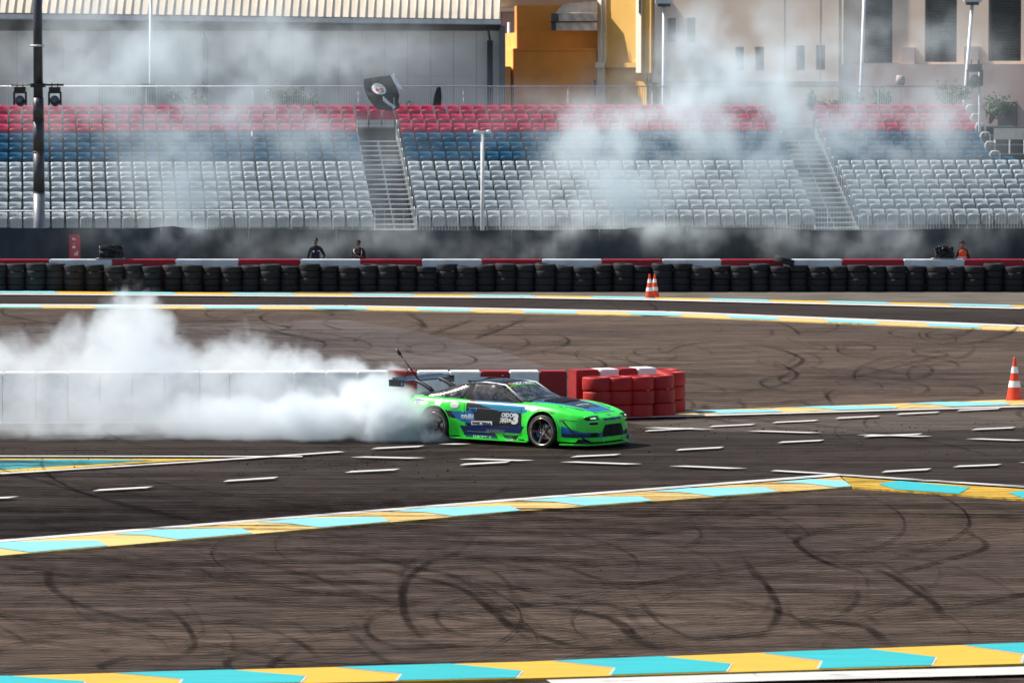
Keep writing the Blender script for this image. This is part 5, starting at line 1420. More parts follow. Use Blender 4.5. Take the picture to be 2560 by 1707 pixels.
# ---- greenhouse
T_we = [(-1.66,.675),(-1.3,.635),(-.9,.59),(-.5,.555),(-.15,.545),(.06,.565),(.3,.62),(.5,.675),(.70,.725)]
T_ze = [(-1.66,.87),(-1.3,.96),(-.95,1.055),(-.65,1.115),(-.35,1.138),(-.08,1.13),(.06,1.10),(.3,.99),(.5,.895),(.70,.805)]
def wb(x): return cub(x, T_hw)*.90 - .02
def gsec(x):
    B = (wb(x), cub(x, T_sh)-.0); E = (cub(x, T_we), cub(x, T_ze)); cr = .052 if x > -.7 else .045
    if E[1] < B[1]+.004: E = (E[0], B[1]+.004)
    return B, E, cr
gx = list(np.linspace(-1.66, .70, 130)); NSID, NTOP = 22, 16
GV = []; gid = {}
def gpt(i, j, s):
    B, E, cr = gsec(gx[i])
    if j <= NSID:
        t = j/NSID; y = B[0]+(E[0]-B[0])*t + .022*math.sin(math.pi*t); z = B[1]+(E[1]-B[1])*t
    else:
        t = (j-NSID)/NTOP; y = E[0]*(1-t); z = E[1] + cr*(1-(1-t)**2.4)
    return (gx[i], s*y, z)
def gvid(i, j, s):
    if j == NSID+NTOP: s = -1
    if (i, j, s) not in gid: gid[(i, j, s)] = len(GV); GV.append(gpt(i, j, s))
    return gid[(i, j, s)]
GP = {}
for i in range(len(gx)-1):
    for j in range(NSID+NTOP):
        for s in (-1, 1):
            f = [gvid(i, j, s), gvid(i+1, j, s), gvid(i+1, j+1, s), gvid(i, j+1, s)]
            if s == 1: f.reverse()
            x = (gx[i]+gx[i+1])/2; B, E, cr = gsec(x)
            if j < NSID:
                t = (j+.5)/NSID; hgt = E[1]-B[1]; zz_ = t*hgt
                part = 'pillar'
                if zz_ > .012 and hgt-zz_ > .030:
                    if -.50 < x < .54: part = 'door_window'
                    elif -1.50 < x < -.63 and hgt-zz_ > .035: part = 'quarter_window'
            else:
                t = (j-NSID+.5)/NTOP
                if x > .075: part = 'windscreen' if t > .09 and x < .68 else 'pillar'
                elif x > -.64: part = 'roof'
                else: part = 'rear_window' if t > .14 and x > -1.58 else 'pillar'
            GP.setdefault((part, s if part in ('door_window', 'quarter_window') else 0), []).append(f)
GO = {}
for (part, s), fs in GP.items():
    used = sorted({q for f in fs for q in f}); mp = {q: k for k, q in enumerate(used)}
    mb = MB(); mb.v = [GV[q] for q in used]; mb.f = [tuple(mp[q] for q in f) for f in fs]; mb.m = [0]*len(fs); mb.sm = [True]*len(fs)
    mt = {'door_window': 'sglass', 'quarter_window': 'qglass', 'windscreen': 'glass', 'rear_window': 'qglass', 'pillar': 'pillar', 'roof': 'black'}[part]
    GO[(part, s)] = mb.build(part, CM[mt], car)
GB = BVHTree.FromPolygons([Vector(v) for v in GV], [f for fs in GP.values() for f in fs])
def on_gs(x, z, s=-1, off=.005):
    h_ = GB.ray_cast(Vector((x, s*2, z)), Vector((0, -s, 0))); return (h_[0]+Vector((0, s*off, 0))) if h_[0] else Vector((x, s*.7, z))
def on_gt(x, y, off=.005):
    h_ = GB.ray_cast(Vector((x, y, 3)), Vector((0, 0, -1))); return (h_[0]+Vector((0, 0, off))) if h_[0] else Vector((x, y, 1))
# sun strip on the windscreen
ws = GO[('windscreen', 0)]
decal('sun_strip', [[(.085, -.53), (.085, .53), (.21, .56), (.21, -.56)]], CM['black'], ws, lambda a, b: on_gt(a, b, .004))
decal('strip_edge', [[(.20, -.555), (.20, .555), (.215, .56), (.215, -.56)]], CM['green'], ws, lambda a, b: on_gt(a, b, .006))
text('lettering', 'OIDC 2026 3', (0, 0), 1, 1, CM['wht'], ws, lambda a, b: on_gt(.19-.085*b, -.24+a*.70, .008), 0, .05)
decal('sticker', [[(.185, -.36), (.185, -.26), (.10, -.26), (.10, -.36)]], CM['yellow'], ws, lambda a, b: on_gt(a, b, .008))
decal('sticker', [[(.175, -.335), (.175, -.29), (.115, -.29), (.115, -.335)]], CM['black'], ws, lambda a, b: on_gt(a, b, .010))
# window edge trims: pale weathered line above the side glass
for s in (-1, 1):
    L = [Vector((x, s*(cub(x, T_we)+.012), cub(x, T_ze)-.012)) for x in np.linspace(-.62, .56, 22)]
    MB().tube(L, .008, 6).build('gutter_trim', CM['trim'], car)
    L = [Vector((x, s*(wb(x)+.010), cub(x, T_sh)+.006)) for x in np.linspace(-.58, .60, 16)]
    MB().tube(L, .008, 6).build('waist_trim', CM['trim'], car)
# interior: cage, seats, dash
MB().box(-1.5, .85, -.66, .66, .60, .70).build('cabin_floor', CM['void'], car)
MB().box(.45, .80, -.64, .64, .70, .84).build('dashboard', CM['trim'], car)
for s in (-1, 1):
    MB().tube([(.66, s*.60, .8), (.16, s*.51, 1.11), (-.3, s*.49, 1.14), (-.55, s*.50, 1.12), (-1.3, s*.55, .86)], .02, 8).build('cage_bar', CM['wht'], car)
    MB().tube([(-.55, s*.52, .65), (-.55, s*.50, 1.12)], .02, 8).build('cage_bar', CM['wht'], car)
MB().tube([(-.55, -.5, 1.12), (-.55, .5, 1.12)], .02, 8).build('cage_bar', CM['wht'], car)
MB().tube([(-.56, -.5, .7), (-.56, .5, 1.12)], .018, 8).build('cage_bar', CM['wht'], car)
for s in (-1, 1):
    MB().box(-.42, -.30, s*.34-.22, s*.34+.22, .62, 1.02).box(-.44, -.32, s*.34-.12, s*.34+.12, 1.02, 1.10).build('bucket_seat', CM['trim'], car, bevel=.03)
# driver on the far (left) side
dr = MB(); dr.lathe([(0, .13), (.07, .12), (.12, .06), (.125, -.02), (.10, -.10), (.06, -.13), (0, -.13)], 16, 0, Matrix.Translation((-.12, .34, .98))); dr.build('driver_helmet', CM['wht'], car)
MB().lathe([(.07, .26), (.17, .22), (.2, .1), (.17, -.1), (.16, -.2)], 14, 0, Matrix.Translation((-.2, .34, .68))).build('driver_torso', CM['trim'], car)
# roof spoiler lip, small aerial, mirrors
MB().add([(-.60, -.44, 1.13), (-.60, .44, 1.13), (-.76, .46, 1.12), (-.76, -.46, 1.12), (-.58, -.44, 1.16), (-.58, .44, 1.16), (-.80, .46, 1.165), (-.80, -.46, 1.165), (-.60, 0, 1.20), (-.80, 0, 1.205)],
         [(0, 3, 2, 1), (4, 8, 9, 7), (8, 5, 6, 9), (3, 7, 9, 6, 2), (0, 4, 7, 3), (1, 2, 6, 5)], 0, False).build('roof_lip', CM['carbon'], car)
MB().tube([(-.25, 0, 1.21), (-.28, 0, 1.26)], .012, 6).build('aerial', CM['trim'], car)
# ---- wing
WXc, WZ = -2.20, 1.085
wg = empty('rear_wing', (0, 0, 0)); wg.parent = car
KIDS.setdefault(car.name, []).append(wg)
def aero(n=14, ch=.27, th=.035):
    P = []
    for k in range(n+1): t = k/n; P.append((-ch*t, th*math.sqrt(max(0, t))*(1-t)*1.6 + .085*t*t))
    for k in range(n, -1, -1): t = k/n; P.append((-ch*t, -th*.3*math.sqrt(max(0, t))*(1-t) + .085*t*t - .004))
    return P
pf = aero(); ys_ = [-.84, -.5, 0, .5, .84]; vs = []
for y in ys_:
    for (a, b) in pf: vs.append((WXc+.10+a, y, WZ+b))
m_ = len(pf)
MB().add(vs, [(i*m_+k, i*m_+(k+1) % m_, (i+1)*m_+(k+1) % m_, (i+1)*m_+k) for i in range(4) for k in range(m_)], 0, True).build('wing_blade', CM['carbon'], wg)
for s in (-1, 1):
    MB().prism([(WXc-.22, .99-1.0+0), (WXc+.14, 0), (WXc+.14, .008), (WXc-.22, .008)], 1.0, 1.135, 0, Matrix.Translation((0, s*.845, 0))).build('end_plate', CM['carbon'], wg)
    # swan neck mounts rising from the hatch
    MB().tube([(-1.66, s*.40, .87), (-1.74, s*.40, .95), (-1.90, s*.40, 1.03), (-2.06, s*.40, 1.09), (-2.14, s*.40, 1.10)], [.045, .045, .04, .034, .025], 6).build('wing_mount', CM['trim'], wg)
decal('sticker', [[(-2.33, 1.03), (-2.27, 1.03), (-2.27, 1.10), (-2.33, 1.10)]], CM['wht'], wg, lambda x, z: Vector((x, -.850, z)))
decal('sticker', [[(-2.12, 1.02), (-2.09, 1.02), (-2.09, 1.09), (-2.12, 1.09)]], CM['lblue'], wg, lambda x, z: Vector((x, -.850, z)))
# camera pole on the wing
pl_ = empty('camera_pole', (0, 0, 0)); pl_.parent = car; KIDS[car.name].append(pl_)
def side_at(cx_, cy_, yl): q = c2l(cx_, cy_, yl); return Vector((q[0], yl, q[1]))
YPo = -.30
pa, pb_ = side_at(322, 332, YPo), side_at(158, 108, YPo)
MB().tube([pa, pb_], .014, 8).build('pole_tube', CM['trim'], pl_)
dv = (pb_-pa).normalized(); MB().tube([pb_-dv*.10, pb_+dv*.05], .034, 10).build('camera_body', CM['trim'], pl_)
MB().tube([side_at(246, 244, YPo), side_at(222, 268, YPo), side_at(196, 300, YPo), side_at(190, 332, YPo)], .013, 6).build('brace_cable', CM['trim'], pl_)
MB().lathe([(0, -.035), (.035, 0), (0, .035)], 8, 0, Matrix.Translation(side_at(248, 246, YPo))).build('clamp_knob', CM['wht'], pl_)
# ---- wheels
def wheel(x, s, steer=0.0):
    t = empty('wheel', (x, s*HWH, .32-.034)); t.parent = car; KIDS[car.name].append(t); t.rotation_euler = (0, 0, steer)
    # local: axle along y, outer side at y = s*0.12
    Mx = Matrix.Rotation(R(-90 if s > 0 else 90), 4, 'X')     # lathe z -> outward
    W_ = .125
    MB().lathe([(.232, -W_+.02), (.245, -W_), (.30, -W_+.005), (.317, -W_+.03), (.322, -W_*.5), (.323, 0), (.322, W_*.5), (.317, W_-.03), (.305, W_-.004), (.285, W_), (.266, W_-.004), (.256, W_-.015)], 56, 0, Mx, close=False).build('tyre', M['rubber_slick'], t)
    MB().lathe([(.267, W_-.006), (.264, W_+.004), (.246, W_-.002), (.240, W_-.03), (.228, .03), (.215, -.05), (.22, -.11)], 56, 0, Mx).build('rim', CM['bronze'], t)
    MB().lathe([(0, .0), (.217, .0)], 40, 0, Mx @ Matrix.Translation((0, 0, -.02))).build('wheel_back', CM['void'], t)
    MB().lathe([(.06, .012), (.15, .012), (.152, -.0)], 36, 0, Mx).build('brake_disc', CM['steel'], t)
    MB().box(.09, .17, -.07, .07, .0, .05, 0, Mx @ Matrix.Rotation(R(200), 4, 'Z')).build('brake_caliper', CM['blue'], t)
    for k in range(5):
        a = R(90+18+72*k); sp2 = MB()
        prof = [(.035, .030, .072, .058), (.09, .026, .078, .05), (.16, .024, .088, .055), (.243, .030, .104, .07)]
        vs = []
        for (r_, hw, top, bot) in prof: vs += [(r_, -hw, bot), (r_, hw, bot), (r_, hw*.75, top), (r_, -hw*.75, top)]
        fs = [(i*4+q, i*4+(q+1) % 4, i*4+4+(q+1) % 4, i*4+4+q) for i in range(3) for q in range(4)] + [(0, 3, 2, 1)]
        sp2.add(vs, fs, 0, False, Mx @ Matrix.Rotation(a, 4, 'Z')); sp2.build('spoke', CM['spoke'] if k != 3 else CM['spoke'], t)
    MB().lathe([(0, .078), (.022, .077), (.026, .068), (.055, .070), (.062, .055), (.06, .02)], 24, 0, Mx).build('hub', CM['spoke'], t)
    nb = MB()
    for k in range(5): a = R(90+54+72*k); nb.lathe([(0, .088), (.009, .086), (.010, .066)], 8, 0, Mx @ Matrix.Translation((.042*math.cos(a), .042*math.sin(a), 0)))
    nb.build('lug_nuts', CM['steel'], t)
    return t
M['rubber_slick'] = mat('slick_rubber', (.018,.018,.019), .6, dirt=(.10,.095,.09), dirt_amt=.5, scale=7, vary=.25)
for x in (WB2, -WB2):
    for s in (-1, 1): wheel(x, s, 0)
# ------------------------------------------------------------------ people behind the far barrier
M['skin'] = mat('skin', (.28,.15,.10), .6, scale=12, vary=.08); M['navy_cloth'] = mat('navy_cloth', (.012,.016,.03), .85, scale=8, vary=.3, bump=.3)
M['black_cloth2'] = mat('black_shirt', (.010,.011,.013), .85, scale=8, vary=.3, bump=.3); M['hair'] = mat('dark_hair', (.012,.010,.010), .7, scale=20)
M['hi_vis'] = mat('orange_vest', (.85,.10,.02), .7, scale=8, vary=.15); M['badge_w'] = mat('white_badge', (.75,.75,.77), .5, scale=5)
def skinned(chains, rad, name, m, parent, sub=2):
    """one continuous surface grown on a skeleton: chains of named joints"""
    me = bpy.data.meshes.new(name); names = list(rad); ix = {n: i for i, n in enumerate(names)}
    es = []
    for c in chains:
        for a, b in zip(c, c[1:]): es.append((ix[a], ix[b]))
    me.from_pydata([rad[n][0] for n in names], es, [])
    o = bpy.data.objects.new(name, me); C.collection.objects.link(o)
    o.modifiers.new('skin', 'SKIN'); sl = me.skin_vertices[0].data
    for n, i in ix.items(): r_ = rad[n][1]; sl[i].radius = (r_, r_) if not isinstance(r_, tuple) else r_
    sl[0].use_root = True
    sb = o.modifiers.new('sub', 'SUBSURF'); sb.levels = sub; sb.render_levels = sub
    dg = bpy.context.evaluated_depsgraph_get(); me2 = bpy.data.meshes.new_from_object(o.evaluated_get(dg)); bpy.data.objects.remove(o)
    me2.name = name; me2.materials.clear(); me2.materials.append(m)
    for p in me2.polygons: p.use_smooth = True
    return link(name, me2, parent)
def person(loc, rz, label, cloth, pose, hgt=1.75, vest=None, cap=False):
    t = empty('person', loc, rz); tag(t, label, 'person'); k = hgt/1.75; t.scale = (k, k, k)
    P = pose    # faces -y
    J = {'pelvis': ((0, 0, .95), (.16, .11)), 'waist': ((0, 0, 1.08), (.145, .10)), 'chest': ((0, P.get('lean', 0)*-.04, 1.30), (.175, .115)), 'neckb': ((0, P.get('lean', 0)*-.06, 1.45), (.075, .07)),
         'neck': ((0, P.get('lean', 0)*-.08, 1.53), .055)}
    for s, n in ((-1, 'l'), (1, 'r')):
        e, h_ = P['elbow_'+n], P['hand_'+n]
        J['sh'+n] = ((s*.17, P.get('lean', 0)*-.05, 1.41), .07); J['el'+n] = (e, .045); J['wr'+n] = (tuple(np.array(e)+(np.array(h_)-np.array(e))*.93), .03)
        J['hip'+n] = ((s*.09, 0, .90), .095); J['kn'+n] = ((s*.11, -.02, .50), .062); J['an'+n] = ((s*.12, .02, .10), .045); J['toe'+n] = ((s*.13, -.14, .045), .04)
    ch = [['pelvis', 'waist', 'chest', 'neckb', 'neck']] + [['neckb', 'sh'+n, 'el'+n, 'wr'+n] for n in 'lr'] + [['pelvis', 'hip'+n, 'kn'+n, 'an'+n, 'toe'+n] for n in 'lr']
    body = skinned(ch, J, 'body', cloth, t, 2)
    for n in 'lr':      # bare forearm and hand with five bent fingers
        e, h_ = np.array(P['elbow_'+n]), np.array(P['hand_'+n]); d = (h_-e)/np.linalg.norm(h_-e)
        H_ = {'p0': (tuple(e+(h_-e)*.25), .042), 'p1': (tuple(e+(h_-e)*.92), .030), 'palm': (tuple(h_+d*.04), (.042, .02)), 'kn': (tuple(h_+d*.085), (.038, .016))}
        skinned([['p0', 'p1', 'palm', 'kn']], H_, 'forearm', M['skin'], t, 1)
        side = np.cross(d, (0, 0, 1)); side = side/max(1e-6, np.linalg.norm(side)); up = np.cross(side, d)
        for f_ in range(5):
            o_ = (f_-1.5)*.019
            if f_ < 4: a = h_+d*.08+side*o_; L_ = (.035, .045, .042, .033)[f_]; pts = {'a': (tuple(a), .0095), 'b': (tuple(a+d*L_), .009), 'c': (tuple(a+d*L_*1.5-up*L_*.5), .008), 'd': (tuple(a+d*L_*1.6-up*L_), .007)}
            else: a = h_+d*.02+side*-.035; pts = {'a': (tuple(a), .012), 'b': (tuple(a+d*.03-side*.02-up*.01), .0105), 'c': (tuple(a+d*.055-side*.018-up*.02), .009), 'd': (tuple(a+d*.065-side*.01-up*.03), .008)}
            skinned([['a', 'b', 'c', 'd']], pts, 'finger', M['skin'], t, 1)
    hx = np.array(J['neck'][0]) + (P.get('hx', 0), -.02-P.get('nod', 0)*.05, .12)
    b = bmesh.new(); bmesh.ops.create_uvsphere(b, u_segments=24, v_segments=18, radius=1)
    for v in b.verts:
        x, y, z = v.co; w_ = .078*(1-.22*max(0, -z)**1.5); fr_ = .5*(1-y)
        yy = y*.098 - (.010 if (y < -.6 and abs(x) < .25 and -.35 < z < .05) else 0)
        if y < -.55 and .02 < z < .35 and .18 < abs(x) < .55: yy += .010
        v.co = Vector((x*w_, yy, z*.118))
    bmesh.ops.create_uvsphere(b, u_segments=8, v_segments=6, radius=.016, matrix=Matrix.Translation((0, -.102, -.012)) @ Matrix.Diagonal((.8, 1.2, 1.4, 1)))
    for s in (-1, 1): bmesh.ops.create_uvsphere(b, u_segments=8, v_segments=6, radius=.02, matrix=Matrix.Translation((s*.078, .0, -.005)) @ Matrix.Diagonal((.4, .8, 1.4, 1)))
    me = bpy.data.meshes.new('head'); b.to_mesh(me); b.free(); me.materials.append(M['skin']); hd = link('head', me, t)
    for p in me.polygons: p.use_smooth = True
    hd.location = hx; hd.rotation_euler = (P.get('nod', 0)*.5, 0, P.get('turn', 0))
    MB().box(-.026, .026, -.094, -.088, -.058, -.050).build('mouth', M['flag_red'], hd)
    MB().box(-.065, .065, -.104, -.090, .008, .038).box(-.078, -.070, -.09, .0, .018, .030).box(.070, .078, -.09, .0, .018, .030).build('dark_glasses', M['hair'], hd)
    MB().lathe([(.080, .0), (.086, .03), (.082, .075), (.06, .11), (.03, .126), (0, .129)], 20, 0, Matrix.Translation((0, .012, .012)) @ Matrix.Rotation(R(-14), 4, 'X') @ Matrix.Diagonal((1, 1.18, 1, 1))).build('cap' if cap else 'hair', M['hair'] if not cap else M['black_cloth2'], hd)
    if not cap: MB().lathe([(.055, -.085), (.068, -.06), (.066, -.045)], 16, 0, Matrix.Translation((0, -.030, -.01)) @ Matrix.Diagonal((.9, 1, 1, 1))).build('beard', M['hair'], hd)
    if vest:
        MB().lathe([(.15, 1.02), (.165, 1.12), (.19, 1.30), (.185, 1.40), (.10, 1.47)], 22, 0, Matrix.Diagonal((1, .72, 1, 1))).build('vest', vest, t)
        MB().lathe([(.175, 1.14), (.185, 1.18)], 22, 0, Matrix.Diagonal((1, .74, 1, 1))).build('reflective_stripe', M['badge_w'], t)
    return t
YPp = 139.6
p1 = W(789, 640, YPp)
t = person((p1.x, YPp, 0), R(12), 'person with dark hair and sunglasses in a navy shirt with white badge, hand on hip', M['navy_cloth'],
       {'elbow_l': (-.27, .02, 1.12), 'hand_l': (-.22, -.10, .88), 'elbow_r': (.34, .06, 1.13), 'hand_r': (.17, .02, .98), 'turn': R(-18)}, 1.70)
MB().lathe([(0, -.004), (.038, 0), (0, .004)], 14, 0, Matrix.Translation((-.09, -.125, 1.30)) @ Matrix.Rotation(R(90), 4, 'X')).build('badge', M['badge_w'], t)
MB().box(.05, .13, -.128, -.12, 1.31, 1.33).build('shirt_lettering', M['badge_w'], t)
p2 = W(897, 640, YPp)
t = person((p2.x, YPp, 0), R(-6), 'person in black cap and shirt raising a phone with both hands', M['black_cloth2'],
       {'elbow_l': (-.26, -.10, 1.13), 'hand_l': (-.07, -.26, 1.31), 'elbow_r': (.25, -.12, 1.08), 'hand_r': (.05, -.28, 1.18), 'lean': .8, 'nod': .6, 'turn': R(-8)}, 1.62, cap=True)
MB().box(-.05, .03, -.40, -.385, 1.28, 1.42).build('phone', M['hair'], t)
MB().tube([(-.15, -.10, 1.44), (-.17, -.13, 1.36), (-.12, -.14, 1.28)], .022, 8).build('lanyard', M['badge_w'], t)
MB().tube([(.12, -.12, 1.44), (.13, -.14, 1.32), (.10, -.14, 1.2)], .010, 8).build('lanyard', M['badge_w'], t)
p3 = W(2405, 640, YPp)
person((p3.x, YPp, 0), R(20), 'person in bright orange vest standing in smoke behind the barrier', M['black_cloth2'],
       {'elbow_l': (-.27, -.03, 1.12), 'hand_l': (-.20, -.14, .95), 'elbow_r': (.27, -.02, 1.12), 'hand_r': (.22, -.12, .92), 'turn': R(25)}, 1.60, vest=M['hi_vis'], cap=True)
# ------------------------------------------------------------------ smoke: real volumes on a voxel grid
def smoke_mat(name, col, dens, an):
    m = bpy.data.materials.new(name); m.use_nodes = True; t = m.node_tree; t.nodes.clear()
    o_ = t.nodes.new('ShaderNodeOutputMaterial'); v = t.nodes.new('ShaderNodeVolumePrincipled')
    v.inputs['Color'].default_value = (*col, 1); v.inputs['Density'].default_value = dens; v.inputs['Anisotropy'].default_value = an
    t.links.new(v.outputs[0], o_.inputs['Volume']); return m
def volume(name, lo, hi, res, build, m, label):
    t = bpy.data.node_groups.new(name, 'GeometryNodeTree')
    t.interface.new_socket('Geometry', in_out='OUTPUT', socket_type='NodeSocketGeometry')
    out = t.nodes.new('NodeGroupOutput'); vc = t.nodes.new('GeometryNodeVolumeCube')
    vc.inputs['Min'].default_value = lo; vc.inputs['Max'].default_value = hi
    for i, a in enumerate('XYZ'): vc.inputs['Resolution '+a].default_value = max(8, int((hi[i]-lo[i])/res))
    pos = t.nodes.new('GeometryNodeInputPosition'); d = build(t, pos.outputs[0])
    t.links.new(d.s, vc.inputs['Density']); sm = t.nodes.new('GeometryNodeSetMaterial'); sm.inputs['Material'].default_value = m
    t.links.new(vc.outputs[0], sm.inputs[0]); t.links.new(sm.outputs[0], out.inputs[0])
    me = bpy.data.meshes.new(name); me.materials.append(m); o = link(name, me)
    md = o.modifiers.new('smoke', 'NODES'); md.node_group = t
    return tag(o, label, 'smoke', kind='stuff')
def curve(t, x, pts, x0, x1, vmax):
    """piecewise value of x through a float curve"""
    n = t.nodes.new('ShaderNodeFloatCurve'); c = n.mapping.curves[0]
    P = [((a-x0)/(x1-x0), b/vmax) for a, b in pts]
    while len(c.points) > 2: c.points.remove(c.points[-1])
    c.points[0].location = P[0]; c.points[1].location = P[-1]
    for p in P[1:-1]: c.points.new(*p)
    n.mapping.use_clip = False; n.mapping.update()
    u = (x - x0)*(1/(x1-x0)); t.links.new(u.s, n.inputs['Value']); n.inputs['Factor'].default_value = 1
    return X(t, n.outputs[0])*vmax
def shift(t, v, sc=(1, 1, 1), loc=(0, 0, 0)):
    a = t.nodes.new('ShaderNodeVectorMath'); a.operation = 'MULTIPLY_ADD'; t.links.new(v, a.inputs[0])
    a.inputs[1].default_value = sc; a.inputs[2].default_value = loc; return a.outputs[0]
def sep(t, v):
    n = t.nodes.new('ShaderNodeSeparateXYZ'); t.links.new(v, n.inputs[0]); return [X(t, n.outputs[i]) for i in range(3)]
def zat(v, Y): return W(1280, v, Y).z
def near(t, P):
    x, y, z = sep(t, P)
    YM = 86.0
    sil = [(-150, 815), (0, 848), (60, 845), (110, 835), (145, 800), (165, 785), (195, 800), (212, 838), (240, 812), (262, 790), (285, 785), (305, 738), (350, 736), (385, 758), (410, 808), (440, 835), (490, 862), (515, 872), (535, 822), (560, 830), (640, 842), (680, 870), (760, 900), (860, 912), (930, 925), (1000, 938), (1060, 985), (1110, 1030), (1160, 1060)]
    pts = [((u-CX)/F*YM, zat(v, YM)) for u, v in sil]
    # swirl the space so that the cloud billows and tears
    def warp(P, sc, amt, loc):
        q = t.nodes.new('ShaderNodeTexNoise'); q.inputs['Scale'].default_value = sc; q.inputs['Detail'].default_value = 3
        t.links.new(shift(t, P, loc=loc), q.inputs['Vector'])
        m_ = t.nodes.new('ShaderNodeVectorMath'); m_.operation = 'MULTIPLY_ADD'; t.links.new(q.outputs['Color'], m_.inputs[0])
        m_.inputs[1].default_value = (amt, amt, amt); m_.inputs[2].default_value = (-amt/2, -amt/2, -amt/2)
        a_ = t.nodes.new('ShaderNodeVectorMath'); a_.operation = 'ADD'; t.links.new(P, a_.inputs[0]); t.links.new(m_.outputs[0], a_.inputs[1]); return a_.outputs[0]
    P = warp(P, .9, 1.1, (2, 2, 2)); P = warp(P, 2.6, .5, (9, 4, 1)); P = warp(P, 6.5, .16, (4, 7, 3))
    x, y, z = sep(t, P)
    n_lo = noise(t, P, .55, 3, .5); n_mid = noise(t, shift(t, P, loc=(3, 1, 7)), 1.7, 4, .55); n_hi = noise(t, shift(t, P, loc=(1, 8, 2)), 4.0, 5, .62)
    xw = x + (n_lo - .5)*.5
    top = curve(t, xw, pts, pts[0][0], pts[-1][0], 4.0)
    # plume leans back: highest around the middle of the cloud
    yl = (y - 85.6).abs()
    top = top - (yl*yl)*.035
    h = top - z + (n_lo-.5)*.9 + (n_mid-.5)*1.1 + (n_hi-.5)*.75
    body = h.ss(.0, .30)
    yw = y + (n_lo-.5)*1.0 + (n_mid-.5)*.6
    front = yw.ss(80.1, 81.2); back = yw.ss(90.5, 88.0)
    # the cloud starts at the rear tyres
    left = x.ss(-17.5, -16.5)
    start = (x + (n_mid-.5)*.5).ss(-1.35, -2.5)
    puff = n_mid.ss(.38, .62, .12, 1.45)*n_lo.ss(.3, .65, .45, 1.2)
    # low veil in front of the barrier is thin to the left, dense near the car
    dx = curve(t, x, [(-17, .30), (-11, .30), (-9.2, .36), (-7.8, .60), (-6.5, .48), (-5.2, .50), (-4, .65), (-2.6, 1.1), (-1.5, 1.5)], -17, -1.5, 3.0)
    d1 = body*front*back*left*start*puff*dx*1.0
    bh = y.ss(84.2, 85.6, .85, 1.35)
    d1 = d1*bh
    # billow round the smoking rear tyre
    c = c2w((-1.45, -.95, .25)); cx_, cy_, cz_ = c
    def ball(bx, by, bz, rx, ry, rz, s):
        a = (x-bx)*(1/rx); b = (y-by)*(1/ry); e = (z-bz)*(1/rz)
        r_ = (a*a + b*b + e*e) + (n_mid-.5)*1.5 + (n_hi-.5)*1.1
        return r_.ss(1.05, .25)*s
    d2 = ball(cx_-.75, cy_+.1, .40, .80, .8, .62, 5.5)
    d3 = ball(cx_-2.1, cy_+.5, .42, 1.2, 1.1, .62, 3.2)
    d4 = ball(cx_-.25, cy_-.10, .60, .62, .42, .52, 3.0)
    d5 = ball(cx_+.15, cy_-.12, .06, .75, .35, .20, 3.6)
    d6 = ball(cx_-.95, cy_+.9, .72, .9, .9, .5, 3.0)
    d7 = ball(cx_-3.9, cy_+.8, .30, 1.9, 1.2, .5, 1.5)
    # a low roll of smoke hugging the ground on the near side
    yl2 = yw.ss(79.9, 80.5)*yw.ss(84.0, 81.5)
    lowr = (z + (n_mid-.5)*.45 + (n_hi-.5)*.2).ss(.52, .0)*yl2*x.ss(-17.5, -16.5)*x.ss(-3.0, -4.2)*puff*.5
    return d1 + d2 + d3 + d4 + d5 + d6 + d7 + lowr
M['smoke_near'] = smoke_mat('white_smoke', (.93, .973, 1.0), 1.0, .0)
M['smoke_far'] = smoke_mat('drifting_smoke', (.88, .962, 1.0), 1.0, .1)
volume('tyre_smoke', (-18, 79.2, .03), (-.6, 91, 3.3), .055, near, M['smoke_near'], 'dense white tyre smoke rolling out behind the green car')
YV = 143.6
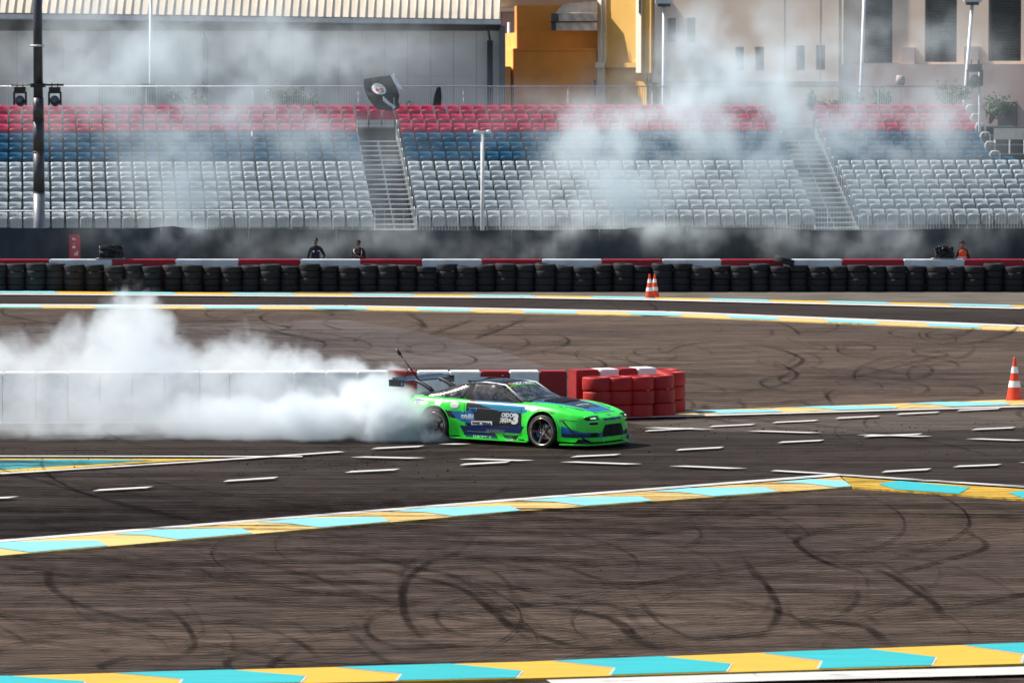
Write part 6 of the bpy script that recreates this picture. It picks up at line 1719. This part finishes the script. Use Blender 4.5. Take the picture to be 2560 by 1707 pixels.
GB_ = [(2120,400,190,110,.6),(2300,330,160,80,.45),(1980,250,140,80,.4),(2050,300,110,60,.5),(190,150,170,110,.55),(370,120,190,110,.95),(330,220,130,60,.8),(560,230,150,45,.7),(700,130,150,80,.75),(830,150,170,50,.42),(640,60,140,50,.3),(1000,120,120,80,.25),
 (520,300,300,55,.9),(460,400,130,80,1.1),(430,480,100,70,1.6),(500,540,110,50,.6),(760,320,200,70,.45),(150,330,90,90,.12),(860,430,110,90,.25),(950,470,120,120,.3),(700,460,160,90,.25),
 (1500,330,120,60,1.1),(1560,420,120,90,2.0),(1520,500,110,60,1.9),(1440,450,100,80,.9),(1660,258,110,48,.6),(1760,260,170,70,1.25),(1850,210,140,80,1.3),(1950,110,140,110,.85),(1800,100,110,100,.75),(1740,180,90,70,.8),
 (1900,330,170,80,1.15),(2030,380,160,80,1.15),(1800,440,140,80,.6),(2120,330,130,70,.7),(2000,470,130,60,.55),(2230,380,170,60,.75),(2300,250,150,80,.5),(2150,120,150,90,.35),(2350,120,170,110,.35),(2360,320,130,70,.4),(2150,530,200,60,.4),(2400,480,150,90,.35),
 (1400,560,110,60,.45),(1300,610,110,40,.35),(1680,590,140,45,.35),(1960,590,160,40,.3),(2200,620,150,40,.28),(450,590,150,50,.28),(700,620,160,45,.2),(880,610,120,35,.22),(1080,600,140,40,.15),(1220,330,90,90,.16),(1380,330,80,70,.35)]
def far(t, P):
    x, y, z = sep(t, P)
    nA = t.nodes.new('ShaderNodeTexNoise'); nA.inputs['Scale'].default_value = .28; nA.inputs['Detail'].default_value = 4; t.links.new(P, nA.inputs['Vector'])
    sc_ = t.nodes.new('ShaderNodeSeparateXYZ'); t.links.new(nA.outputs['Color'], sc_.inputs[0])
    xw = x + (X(t, sc_.outputs[0]) - .5)*3.6; zw = z + (X(t, sc_.outputs[1]) - .5)*2.4
    tot = None
    for (u, v, ru, rv, s) in GB_:
        p = W(u, v, YV); rx, rz_ = ru/F*YV, rv/F*YV
        a = (xw - p.x)*(1/rx); b = (zw - p.z)*(1/rz_)
        g = ((a*a+b*b)*-1.0).exp()*s
        tot = g if tot is None else tot + g
    n1 = noise(t, shift(t, P, (1, .6, 1)), .55, 6, .58); n2 = noise(t, shift(t, P, loc=(5, 3, 9)), 1.5, 5, .6)
    wisp = n1.ss(.38, .64, .05, 1.45)*n2.ss(.3, .68, .3, 1.45)
    yy = y.ss(141.9, 142.7)*y.ss(147.3, 145.8) + y.ss(139.8, 140.1)*y.ss(140.72, 140.6)*z.ss(2.4, 1.9)*5.0
    lowcut = 1.0
    return (tot*wisp)*yy*.235*z.ss(.2, 1.2)*z.ss(13.4, 12.3)*x.abs().ss(26, 23)
volume('drifting_smoke', (-26, 139.7, .1), (26, 147.6, 13.5), .12, far, M['smoke_far'], 'thin bluish smoke drifting before the grandstand and buildings')
